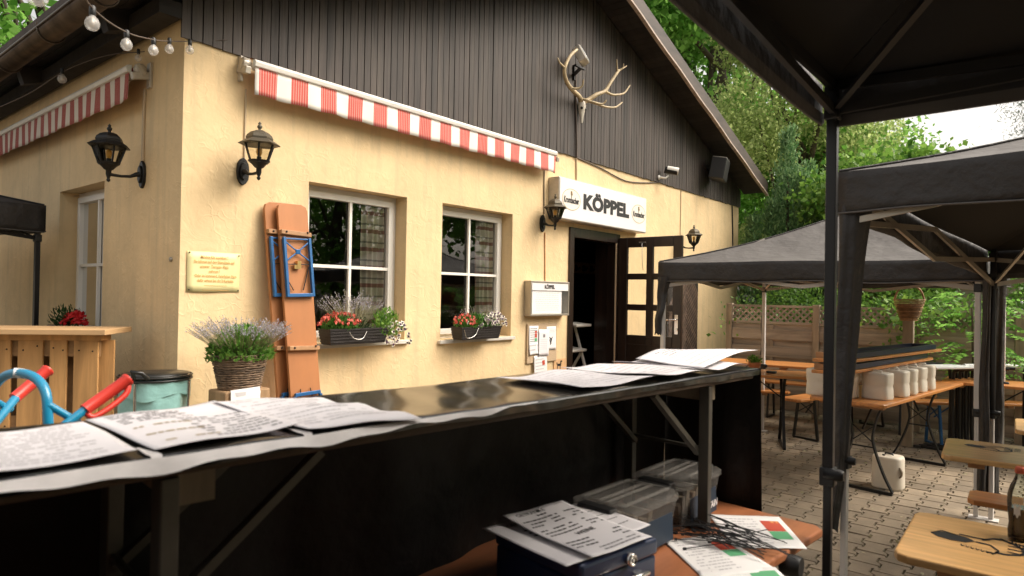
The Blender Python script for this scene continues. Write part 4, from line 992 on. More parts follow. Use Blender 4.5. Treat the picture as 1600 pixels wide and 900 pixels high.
# pallet counter ----------------------------------------------------------
pr = Vector((1.69, 4.70, 0)); pd = (Vector((1.11, 5.22, 0)) - pr).normalized(); pr = pr + pd * .10; pn = Vector((-pd.y, pd.x, 0))
if pn.x > 0: pn = -pn     # faces the camera side
if pn.dot(Vector((-.77, -.64, 0))) < 0: pn = -pn
pc = thing('pallet_counter', tuple(pr), 'bar counter made of upright wooden pallets with a light plank top', 'pallet counter')
PP = lambda u, n_, z: pr + pd * u + pn * n_ + Vector((0, 0, z))
pos = .02; widths = [.145, .10, .145, .10, .145]
for rep in range(2):
    for w_ in widths:
        mb = MB(); zz = .02 + rnd.uniform(-.005, .005); mb.bar(PP(pos + w_ / 2, .0, zz), PP(pos + w_ / 2, .0, 1.215), w_, .020, up=pn)
        sl = mb.build('slat', 'pallet', pc, bevel=.003)
        mb = MB()
        for z in (.10, .66, 1.16):
            for q in (-.28, .28): mb.sphere(PP(pos + w_ / 2 + q * w_, .011, z + rnd.uniform(-.02, .02)), .005, 5)
        mb.build('nail', 'cast_iron', sl)
        pos += w_ + .041
    pos += .01
for z in (.11, .67, 1.17):
    mb = MB(); mb.bar(PP(.02, -.022, z), PP(pos, -.022, z), .10 if False else .022, .12); mb.build('cross_board', 'pallet_dark', pc)
    mb = MB()
    for u in (.09, .42, .79, .9, 1.3, 1.6): mb.bar(PP(u, -.035, z), PP(u, -.115, z), .10, .11)
    mb.build('block', 'pallet_dark', pc)
mb = MB(); mb.bar(PP(.01, -.125, .66), PP(pos, -.125, .66), .02, 1.2); mb.build('back_board', 'pallet_dark', pc)
mb = MB(); mb.bar(PP(-.0, -.06, .02), PP(-.0, -.06, 1.215), .02, .10, up=pd); mb.build('end_board', 'pallet', pc)
mb = MB(); mb.bar(PP(-.075, -.06, 1.275), PP(pos + .1, -.06, 1.275), .40, .035); mb.build('top_board', 'board_top', pc, bevel=.004)
for z in (1.235,):
    mb = MB(); mb.bar(PP(.0, -.05, z), PP(pos, -.05, z), .15, .04); mb.build('top_rail', 'pallet', pc)

# hand truck --------------------------------------------------------------
tr = thing('hand_truck', (.62, 2.1, 0), 'blue tubular hand truck with two red grips behind the bar at the far left', 'hand truck')
mb = MB()
mb.tube(spl([(0.574, 2.054, 0.859), (0.574, 2.054, 1.131), (0.572, 2.057, 1.216), (0.57, 2.075, 1.279), (0.558, 2.122, 1.313), (0.535, 2.181, 1.322), (0.514, 2.238, 1.306), (0.499, 2.287, 1.258), (0.496, 2.323, 1.173), (0.493, 2.326, 0.812)], 6), .0125, 12); mb.build('frame_loop', 'trolley_blue', tr)
mb = MB(); mb.tube(spl([(0.525, 2.185, 1.323), (0.535, 2.181, 1.322), (0.545, 2.161, 1.321)]), .0135, 12); mb.build('label_wrap', 'label_grey', tr)
mb = MB(); mb.tube([(0.572, 2.057, 1.246), (0.642, 2.051, 1.19)], .010, 8); mb.build('cross_tube', 'trolley_blue', tr); mb = MB(); mb.tube([(0.508, 2.292, 1.237), (0.553, 2.316, 1.203)], .010, 8); mb.build('cross_tube', 'trolley_blue', tr)
for big, (p0, p1, p2) in enumerate((((0.565, 2.333, 1.233), (0.658, 2.377, 1.304), (0.489, 2.237, 1.168)), ((0.652, 2.039, 1.225), (0.767, 2.057, 1.297), (0.535, 2.024, 1.143)))):
    a_, b_, d_ = Vector(p0), Vector(p1), Vector(p2)
    mb = MB(); mb.tube([d_, a_ + (b_ - a_) * .1], .012, 10); hb = mb.build('handle_tube', 'trolley_blue', tr)
    mb = MB(); mb.tube([a_, a_.lerp(b_, .04), a_.lerp(b_, .94), a_.lerp(b_, .96), b_], [.017, .0165, .0175, .020, .019], 14)
    off = Vector((0, 0, -.034)) + (b_ - a_).cross(Vector((0, 0, 1))).normalized() * (.012 if big else -.04)
    mb.tube(spl([a_ + off * .2, a_.lerp(b_, .2) + off, a_.lerp(b_, .85) + off, b_ + off * .25], 6), .0085, 8); mb.build('grip', 'trolley_red', hb)
mb = MB(); q = Vector((0.574, 2.054, 0.859)); mb.tube([q, (q.x, q.y, .15)], .0125, 8); q = Vector((0.493, 2.326, 0.812)); mb.tube([q, (q.x, q.y, .15)], .0125, 8); mb.tube([(.38, 1.98, .15), (.75, 2.2, .15)], .012, 8); mb.build('lower_frame', 'trolley_blue', tr)
for p in ((.40, 2.02), (.78, 2.2)):
    mb = MB(); mb.lathe([(.06, -.025), (.13, -.03), (.13, .03), (.06, .025)], (p[0], p[1], .13), 20, Matrix.Rotation(.55, 3, 'Z') @ Matrix.Rotation(PI / 2, 3, 'Y')); mb.build('wheel', 'plastic_dark', tr)

# high chair inside the door ------------------------------------------------
hc = thing('high_chair', (7.44, 4.98, .28), 'cream wooden high chair just inside the open door', 'high chair')
for nm, z, y0_, y1_ in (('tray', 1.17, 4.86, 5.10), ('seat', .83, 4.92, 5.18)):
    mb = MB(); mb.box((7.42, (y0_ + y1_) / 2, z), (.36, .26, .035), Matrix.Rotation(.08, 3, 'X')); mb.build(nm, 'cream', hc, bevel=.012)
for sx_ in (-.19, .19):
    mb = MB(); mb.bar((7.42 + sx_ * .85, 4.84, .30), (7.42 + sx_ * .85, 5.12, 1.15), .035, .03); mb.bar((7.42 + sx_ * .85, 5.30, .30), (7.42 + sx_ * .85, 4.98, .82), .035, .03); mb.build('leg', 'cream', hc, bevel=.004)

# string lights -------------------------------------------------------------
def bulb_string(pts, bulbs, label, r=.0035):
    t = thing('string_lights', pts[0], label, 'string lights', 'bulb strings under the gutter')
    mb = MB(); mb.tube(spl(pts, 8), r, 6); mb.build('wire', 'cable', t)
    for (p, s_) in bulbs:
        s_ *= .9
        p = Vector(p); mb = MB(); mb.lathe([(.010 * s_, -.035 * s_), (.014 * s_, -.03 * s_), (.014 * s_, .004 * s_), (.008 * s_, .012 * s_)], p, 10); so_ = mb.build('socket', 'plastic_dark', t)
        mb = MB(); mb.lathe([(.011 * s_, -.032 * s_), (.013 * s_, -.038 * s_), (.022 * s_, -.045 * s_), (.028 * s_, -.058 * s_), (.030 * s_, -.070 * s_), (.027 * s_, -.084 * s_), (.018 * s_, -.095 * s_), (.001, -.100 * s_)], p, 18, cap=False); bb = mb.build('bulb', 'bulb_glass', t)
        mb = MB(); mb.lathe([(.004, -.03 * s_), (.004 * s_, -.05 * s_), (.010 * s_, -.058 * s_), (.010 * s_, -.078 * s_), (.002, -.08 * s_)], p, 8); mb.build('filament', 'alu', bb)
bulb_string([(.30, 1.55, 2.22), (.60, 2.2, 2.52), (.934, 2.939, 2.66), (1.257, 3.488, 2.80), (1.55, 3.916, 2.955), (1.831, 4.358, 3.135), (2.06, 4.49, 3.235), (2.25, 4.47, 3.30)],
            [((.487, 1.914, 2.33), 1.0), ((.934, 2.939, 2.66), 1.0), ((1.257, 3.488, 2.80), 1.0), ((1.55, 3.916, 2.955), 1.0), ((1.80, 4.31, 3.125), 1.0), ((1.98, 4.43, 3.20), 1.0)], 'string of clear round bulbs running up to the corner of the building')
bulb_string([(1.25, 6.6, 2.85), (1.5, 6.1, 3.02), (1.676, 5.80, 3.20), (1.80, 5.35, 3.25), (1.90, 4.95, 3.22)], [((1.66, 5.83, 3.205), 1.15), ((1.88, 5.0, 3.235), .9)], 'far string with one round bulb hanging in front of the dark eave at the left', .003)
# ================================================================== FOREGROUND BAR
O = Vector((2.47, .855, 0)); ua = Vector((-.9945, .1045, 0)); na = Vector((.1045, .9945, 0))
Q = lambda u, n_, z: O + ua * u + na * n_ + Vector((0, 0, z))
ZT = 1.30
def lower_table(u0, u1, label):
    t = thing('beer_table', tuple(Q((u0 + u1) / 2, .1, 0)), label, 'beer table', 'beer tables under the bar')
    mb = MB(); nk = 60
    a, b, c, d = (-.255, .45, u0, u1)
    poly = [(c, a + .03), (c + .03, a), (d - .03, a), (d, a + .03), (d, b - .03), (d - .03, b), (c + .03, b), (c, b - .03)]
    mb.prism(poly, lambda x, y, z: Q(x, y, z), .752, .780); mb.build('tabletop', 'worn_wood', t, bevel=.006)
    mb = MB()
    for n_ in (-.20, .40): mb.bar(Q(c + .12, n_, .74), Q(d - .12, n_, .74), .03, .025)
    mb.build('frame', 'black_steel', t)
    for u in (c + .28, d - .35):
        mb = MB()
        for n_ in (-.18, .38): mb.bar(Q(u, n_, .0), Q(u, n_, .735), .03, .025)
        mb.bar(Q(u, -.18, .02), Q(u, .38, .02), .03, .03); mb.bar(Q(u, -.18, .70), Q(u, .38, .45), .015, .01); mb.bar(Q(u, .38, .70), Q(u, -.18, .45), .015, .01); mb.build('leg', 'black_steel', t)
    return t
lower_table(-.0, 2.2, 'worn orange beer table carrying cash box, boxes and papers under the bar')
lower_table(2.22, 4.42, 'dark beer table in the shade under the left end of the bar')
mb = MB(); mb.lathe([(.030, -.03), (.034, -.02), (.034, .02), (.030, .03)], Q(.30, -.262, .735), 12, Matrix.Rotation(PI / 2, 3, 'X')); tag(mb.build('rubber_foot', 'plastic_dark'), 'black round rubber buffer at the corner of the worn orange table', 'rubber buffer')
def upper_bench(u0, u1, lu, label):
    t = thing('bar_trestle', tuple(Q((u0 + u1) / 2, .18, .78)), label, 'trestle', 'trestles that carry the bar top')
    mb = MB(); mb.prism([(u0, 0), (u1, 0), (u1, .37), (u0, .37)], lambda x, y, z: Q(x, y, z), 1.265, 1.292); mb.build('board', 'board_dark', t, bevel=.004)
    for u, s_ in lu:
        mb = MB()
        for n_ in (.02, .325): mb.bar(Q(u, n_, .782), Q(u, n_, 1.262), .036, .030)
        mb.bar(Q(u, .02, .795), Q(u, .325, .795), .03, .024); mb.bar(Q(u, .02, 1.05), Q(u, .325, 1.05), .012, .012); mb.build('leg', 'trestle_steel', t, bevel=.003)
        for n_ in (.045, .305): mb = MB(); mb.bar(Q(u, n_, 1.03), Q(u + s_ * .28, n_, 1.255), .022, .016); mb.build('brace', 'trestle_steel', t)
        mb = MB(); mb.bar(Q(u - .05, .03, 1.235), Q(u - .05, .34, 1.235), .06, .055); mb.build('batten', 'grey_wood', t)
    return t
upper_bench(.02, 2.30, [(.33, 1), (2.02, -1)], 'trestle with grey legs standing on the worn orange table beside the storage boxes')
upper_bench(2.32, 4.4, [(2.62, 1), (4.1, -1)], 'trestle carrying the shaded end of the bar near the hand truck')
# black plastic sheet -------------------------------------------------
def wob(u, n_): return .0008 * math.sin(u * 17 + n_ * 8) + .0007 * math.sin(u * 41 + 2 * n_) + .0012 * math.sin(n_ * 19 + u * 5)
mb = MB(); UA, UB = -.012, 4.4
def sheet(u, v):
    uu = lerp(UA, UB, u)
    # v 0..1: lip, near edge, top, far edge, far skirt
    lip = .020 + .002 * math.sin(uu * 7) + .0015 * math.sin(uu * 23 + 1)
    if v < .08: 
        k = v / .08; return Q(uu, -.010 - .002 * math.sin(uu * 29) * (1 - k), ZT - lip * (1 - k))
    if v < .5:
        k = (v - .08) / .42; n_ = lerp(-.008, .385, k); return Q(uu, n_, ZT + wob(uu, n_) + .001)
    k = (v - .5) / .5; z = lerp(ZT, .06, k); r = .012 + .055 * k
    return Q(uu, .39 + r * math.sin(uu * 9 + .6 * math.sin(uu * 3)) + .012 * math.sin(uu * 31 + k * 4) * k + .02 * k, z)
mb.grid(lambda u, v: sheet(u, v * .5), 300, 26); mb.cm = 1; mb.grid(lambda u, v: sheet(u, .5 + v * .5), 200, 30)
def endskirt(u, v):
    n_ = lerp(-.012, .40, u); z = lerp(ZT, .80 if u < .6 else .5, v); z = lerp(ZT + .001, .60, v)
    return Q(-.014 - .02 * v - (.010 * math.sin(n_ * 40) + .016 * math.sin(n_ * 22 + 1)) * v, n_ + .006 * v * math.sin(n_ * 30), z)
mb.grid(endskirt, 30, 16)
ps = mb.build('plastic_sheet', ['foil', 'foil_matte'], origin=tuple(Q(2, .2, .06))); 
mb = MB()
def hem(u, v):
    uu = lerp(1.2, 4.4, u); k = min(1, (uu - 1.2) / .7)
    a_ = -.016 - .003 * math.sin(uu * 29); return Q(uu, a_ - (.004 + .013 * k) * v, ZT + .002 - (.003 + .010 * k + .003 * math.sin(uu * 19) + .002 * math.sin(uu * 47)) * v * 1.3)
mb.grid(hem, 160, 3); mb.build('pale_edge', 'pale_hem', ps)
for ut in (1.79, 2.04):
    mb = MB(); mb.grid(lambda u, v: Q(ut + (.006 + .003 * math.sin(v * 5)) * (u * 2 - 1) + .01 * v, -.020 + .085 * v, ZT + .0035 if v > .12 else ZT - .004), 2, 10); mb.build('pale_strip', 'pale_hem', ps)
tag(ps, 'shiny black plastic sheet covering the long bar top and hanging down its far side', 'plastic sheet')
# papers ----------------------------------------------------------------
def sheet_paper(label, C4, wave=.010, seed=0, spec=None, mat='paper', curl=None, group=None, name='paper_sheet', lift=0.0):
    """C4: four 3D corners (u0v0, u1v0, u1v1, u0v1); a real curved sheet"""
    C = [Vector(c) for c in C4]; rs = random.Random(seed); a1, a2, a3 = (rs.uniform(0, 6) for _ in range(3))
    def fn(u, v, o=0):
        p = C[0] * (1 - u) * (1 - v) + C[1] * u * (1 - v) + C[2] * u * v + C[3] * (1 - u) * v
        h = wave * (.9 + .5 * math.sin(u * 7.3 + a1) + .5 * math.sin(v * 6.1 + a2) * math.sin(u * 4 + a3)) + .0015 + lift
        if curl: h += curl(u, v)
        return Vector((p.x, p.y, p.z + max(h, .0015) + o + (.0025 if C[0].z > 1.2 else 0)))
    mb = MB(); mb.grid(fn, 20, 16); ob = mb.build(name, mat, solid=.0006); tag(ob, label, 'paper', group)
    for (kind, *a) in (spec or []):
        m = MB()
        if kind == 'rows':      # (material, n, u0, u1, v0, v1, word height, seed)
            mat_, n, u0, u1, v0, v1, wh, sd_ = a; r2 = random.Random(sd_)
            for i in range(n):
                v = lerp(v0, v1, i / max(1, n - 1)); u = u0; end = u1 - r2.uniform(0, .12) * (u1 - u0)
                while u < end:
                    q = r2.uniform(.02, .075)
                    if r2.random() < .86: m.quad(fn(u, v + wh, .0012), fn(min(u + q, u1), v + wh, .0012), fn(min(u + q, u1), v, .0012), fn(u, v, .0012))
                    u += q + .012
            m.build('print', mat_, ob)
        elif kind == 'text':    # (txt, u, v, size in v, mat, bold, aspect)
            txt, u, v, sz, mat_, bold, asp = a
            vs, fs = text_geo(txt, 1, bold); m.add([fn(u + x * sz * asp, v - y * sz, .0013) for x, y in vs], fs, False); m.build('lettering', mat_, ob)
        elif kind == 'rect':
            mat_, u0, u1, v0, v1 = a; m.grid(lambda s_, t_: fn(lerp(u0, u1, s_), lerp(v1, v0, t_), .0012), 4, 4); m.build('coloured_table', mat_, ob)
    return ob
def flat4(a, b, c, d, z): return [(*a, z), (*b, z), (*c, z), (*d, z)]
gb = 'menu sheets lying on the bar top'
sheet_paper('white menu sheet at the far left end of the bar top', flat4((.20, 1.42), (.445, 1.40), (.425, 1.10), (.17, 1.10), ZT), .004, 1, [('rows', 'faint_print', 14, .08, .9, .08, .9, .02, 1)], group=gb)
sheet_paper('printed menu sheet with dark and brown lines, second from the left on the bar', flat4((.455, 1.42), (.715, 1.44), (.70, 1.085), (.445, 1.085), ZT), .006, 2, [('rows', 'grey_print', 7, .1, .62, .06, .36, .022, 2), ('rows', 'grey_print', 9, .45, .95, .40, .9, .022, 3), ('rows', 'bone', 3, .1, .5, .5, .85, .025, 4)], group=gb)
sheet_paper('white curling menu sheet just right of the printed one, near the wood stump', flat4((.70, 1.42), (.90, 1.38), (.915, .985), (.69, 1.04), ZT), .006, 5, [('rows', 'faint_print', 12, .1, .9, .08, .85, .018, 5)], curl=lambda u, v: .004 * (1 - u) * (1 - v) + .008 * u * math.sin(v * 9) ** 2, group=gb)
sheet_paper('white sheet on the right half of the bar nearest the shiny black stretch', flat4((1.50, 1.29), (1.80, 1.26), (1.90, .95), (1.50, .985), ZT), .007, 7, [('rows', 'faint_print', 10, .1, .9, .1, .85, .018, 6)], group=gb)
sheet_paper('white overlapping sheet in the middle of the right group on the bar', flat4((1.80, 1.27), (2.10, 1.24), (2.18, .90), (1.86, .93), ZT), .010, 9, [('rows', 'faint_print', 11, .1, .9, .1, .85, .018, 7)], group=gb, lift=.003)
sheet_paper('white wavy sheet under the curled one at the right end of the bar', flat4((2.08, 1.24), (2.40, 1.2), (2.42, .87), (2.13, .895), ZT), .012, 11, [('rows', 'faint_print', 9, .1, .9, .1, .85, .02, 8)], group=gb, lift=.005)
sheet_paper('curled printed sheet sticking up at the right end of the bar', [(2.22, 1.22, ZT + .016), (2.44, 1.19, ZT + .045), (2.52, .865, ZT + .060), (2.16, .93, ZT + .010)], .004, 12, [('rows', 'grey_print', 4, .3, .75, .12, .32, .018, 9), ('rows', 'faint_print', 5, .1, .9, .4, .85, .02, 10)], curl=lambda u, v: .012 * math.sin(u * 3.1), group=gb)

# cash box and papers on it -----------------------------------------------
cbx = thing('cash_box', (1.48, .98, .781), 'dark blue metal cash box with round lock and chrome handle under the bar', 'cash box')
Rc = Matrix.Rotation(-.17, 3, 'Z'); CB = lambda x, y, z: Vector((1.478, .985, 0)) + Rc @ Vector((x, y, 0)) + Vector((0, 0, z))
mb = MB(); mb.box(CB(0, 0, .832), (.285, .315, .10), Rc); mb.build('body', 'blue_box', cbx, bevel=.006)
mb = MB(); mb.box(CB(0, 0, .905), (.292, .322, .042), Rc); mb.build('lid', 'blue_box', cbx, bevel=.008)
RX = Rc @ Matrix.Rotation(PI / 2, 3, 'X')
mb = MB(); mb.lathe([(.016, 0), (.016, .012), (.011, .014), (.011, .010), (.004, .010), (.004, .014)], CB(.03, -.161, .900), 18, RX); mb.build('lock', 'chrome', cbx)
mb = MB(); mb.box(CB(-.03, -.163, .845), (.03, .012, .022), Rc); mb.box(CB(.07, -.163, .845), (.03, .012, .022), Rc)
mb.tube(spl([CB(-.035, -.165, .85), CB(-.035, -.185, .862), CB(.02, -.195, .868), CB(.075, -.185, .862), CB(.075, -.165, .85)], 6), .0065, 10); mb.build('handle', 'chrome', cbx)
gm = 'drink menus on the blue cash box'
def cbf(x0, x1, y0, y1, z): return [tuple(CB(x0, y1, z)), tuple(CB(x1, y1, z)), tuple(CB(x1, y0, z)), tuple(CB(x0, y0, z))]
sheet_paper('drink menu partly covered by another, its left strip showing on the cash box', cbf(-.185, .03, -.15, .165, .927), .002, 21, [('text', 'GETR', .40, .10, .075, 'black_print', .01, 1.3), ('rows', 'black_print', 3, .35, .95, .25, .38, .022, 21), ('rows', 'black_print', 6, .45, .95, .52, .84, .022, 22)], group=gm, name='drink_menu')
sheet_paper('blank looking sheet reaching over the right edge of the cash box', cbf(-.02, .195, -.10, .16, .929), .003, 23, [('rows', 'grey_print', 4, .5, .9, .3, .75, .02, 23)], group=gm, name='drink_menu')
sheet_paper('drink menu headed GETRÄNKE and WEINE on top of the pile on the cash box', cbf(-.115, .115, -.165, .165, .934), .003, 25,
    [('text', 'GETRÄNKE', .36, .07, .072, 'black_print', .012, 1.25), ('rows', 'black_print', 1, .38, .6, .125, .14, .022, 30), ('rows', 'black_print', 3, .08, .62, .19, .30, .020, 31), ('rows', 'black_print', 3, .74, .95, .19, .30, .020, 32), ('rows', 'black_print', 3, .08, .6, .40, .51, .020, 33), ('rows', 'black_print', 3, .74, .95, .40, .51, .020, 34), ('text', 'WEINE', .52, .60, .075, 'black_print', .014, 1.25), ('rows', 'black_print', 3, .06, .42, .69, .80, .020, 35), ('rows', 'black_print', 3, .74, .95, .69, .80, .020, 36), ('rows', 'grey_print', 2, .3, .95, .88, .93, .018, 37)], curl=lambda u, v: .012 * (1 - v) ** 3, group=gm, name='drink_menu')
# storage boxes ---------------------------------------------------------------
def storage(cx, cy, rz, label, txt, L=.30, W=.19, z0=.781, z1=.945):
    t = thing('storage_box', (cx, cy, z0), label, 'storage box', 'clear plastic storage boxes under the bar')
    R = Matrix.Rotation(rz, 3, 'Z'); P = lambda x, y, z: Vector((cx, cy, 0)) + R @ Vector((x, y, 0)) + Vector((0, 0, z))
    mb = MB(); B = [(-1, -1), (1, -1), (1, 1), (-1, 1)]
    for k in range(4):
        a, b = B[k], B[(k + 1) % 4]; mb.quad(P(a[0] * (L / 2 - .022), a[1] * (W / 2 - .018), z0 + .002), P(b[0] * (L / 2 - .022), b[1] * (W / 2 - .018), z0 + .002), P(b[0] * L / 2, b[1] * W / 2, z1 - .022), P(a[0] * L / 2, a[1] * W / 2, z1 - .022))
    mb.quad(*[P(a[0] * (L / 2 - .022), a[1] * (W / 2 - .018), z0 + .002) for a in B]); mb.build('tub', 'clear_plastic', t, solid=.002)
    mb = MB(); l, w_ = L / 2 + .014, W / 2 + .012; c = .03
    poly = [(-l + c, -w_), (l - c, -w_), (l, -w_ + c), (l, w_ - c), (l - c, w_), (-l + c, w_), (-l, w_ - c), (-l, -w_ + c)]
    mb.prism(poly, lambda a, b, z: P(a, b, z), z1 - .026, z1 - .004); l -= .03; w_ -= .03
    poly2 = [(-l, -w_), (l, -w_), (l, w_), (-l, w_)]
    for ya, yb2 in ((-w_, -w_ + .012), (w_ - .012, w_), (-.018, -.010), (.010, .018)): mb.prism([(-l, ya), (l, ya), (l, yb2), (-l, yb2)], lambda a, b, z: P(a, b, z), z1 - .003, z1 + .007)
    for xa, xb2 in ((-l, -l + .012), (l - .012, l)): mb.prism([(xa, -w_ + .0125), (xb2, -w_ + .0125), (xb2, w_ - .0125), (xa, w_ - .0125)], lambda a, b, z: P(a, b, z), z1 - .003, z1 + .006); mb.build('lid', 'clear_lid', t, bevel=.005)
    for s_ in (-1, 1):
        mb = MB(); mb.box(P(s_ * (L / 2 + .010), 0, z1 - .024), (.040, .120, .046), R); mb.build('clip_handle', 'plastic_dark', t, bevel=.005)
    mb = MB(); mb.box(P(.02, -W / 2 + .004, z0 + .055), (L * .72, .002, .085), R @ Matrix.Rotation(-.06, 3, 'X')); ins = mb.build('inlay', 'box_insert', t)
    if txt:
        mb = MB(); vs, fs = text_geo(txt, .034, .0012); mb.add([P(.055 + a * .95, -W / 2 - .004 - b * .06, z0 + .045 + b) for a, b in vs], fs, False); mb.build('lettering', 'sign_white', ins)
    mb = MB()
    for k in range(7): mb.box(P(-L * .32 + k * .028, .0, z0 + .045 + .012 * (k % 3)), (.022, W * .6, .06 + .012 * (k % 3)), R @ Matrix.Rotation(.2 * (k % 3 - 1), 3, 'Y'))
    mb.build('contents', 'grey_wood', t)
    return t
storage(2.20, 1.035, .0, 'clear storage box with black clips and a dark inlay reading CAPTAIN', 'CAPTAIN')
storage(1.83, 1.03, -.05, 'clear storage box with black clips and plain inlay just behind the cash box', '')
# papers on the worn table
gt_ = 'notices lying on the worn orange table'
sheet_paper('white notice with a red and green table at the right end of the worn table', flat4((2.285, .955), (2.435, .755), (2.185, .590), (2.04, .765), .781), .0015, 41, [('rows', 'faint_print', 10, .12, .6, .12, .85, .03, 41), ('rect', 'red_print', .66, .92, .18, .52), ('rect', 'green_print', .66, .92, .53, .76), ('rect', 'orange_print', .80, .92, .18, .25)], group=gt_, mat='paper_white')
sheet_paper('white notice lying under the black cable ties', flat4((1.94, .955), (2.12, .85), (1.955, .605), (1.76, .745), .781), .0015, 42, [('rows', 'faint_print', 12, .12, .6, .1, .85, .025, 42), ('rect', 'red_print', .66, .92, .18, .42), ('rect', 'green_print', .66, .92, .43, .60)], group=gt_, mat='paper_white')
sheet_paper('white notice cut by the picture edge below the cable ties', flat4((1.80, .78), (1.97, .62), (1.80, .47), (1.60, .66), .781), .001, 43, [('rect', 'green_print', .62, .95, .1, .35)], group=gt_, mat='paper_white')
# cable ties
rt = random.Random(5); protos = []
for k in range(6):
    mb = MB(); Lt = rt.uniform(.20, .29); b1, b2 = rt.uniform(-.02, .02), rt.uniform(.006, .022)
    pts = [(Lt * (i / 8 - .5), b1 * math.sin(PI * i / 8), .004 + b2 * math.sin(PI * i / 8) * (1 if k % 2 else .4)) for i in range(9)]
    for p, q in zip(pts, pts[1:]): mb.bar(p, q, .0042, .0014)
    mb.box(pts[0], (.009, .008, .006)); o_ = mb.build('cable_tie', 'tie', origin=(0, 0, 0)); tag(o_, 'thin black cable tie in the loose heap on the papers by the trestle leg', 'cable tie', 'loose heap of black cable ties'); protos.append(o_)
for k in range(36):
    o_ = protos[k] if k < 6 else protos[k % 6].copy()
    if k >= 6: COL.objects.link(o_)
    cx, cy = (2.06, .80) if k % 3 else (2.10, .87); rad = rt.gauss(0, .045)
    o_.location = (cx + rt.gauss(0, .05), cy + rt.gauss(0, .035), .786 + .0016 * k * rt.random()); o_.rotation_euler = (rt.uniform(-.05, .05), rt.uniform(-.05, .05), rt.gauss(-1.5, .42))
# plastic bag lump in the shade
mb = MB(); mb.grid(lambda u, v: (.62 + .16 * math.sin(PI * v) ** .6 * math.cos(2 * PI * u) * (1 + .12 * math.sin(u * 31 + v * 9)), 1.17 + .10 * math.sin(PI * v) ** .6 * math.sin(2 * PI * u), .785 + .10 * (1 - math.cos(PI * v)) * (1 + .1 * math.sin(u * 25))), 30, 12); tag(mb.build('plastic_bag', 'grey_wood'), 'grey crumpled bag in the shade under the left half of the bar', 'bag')

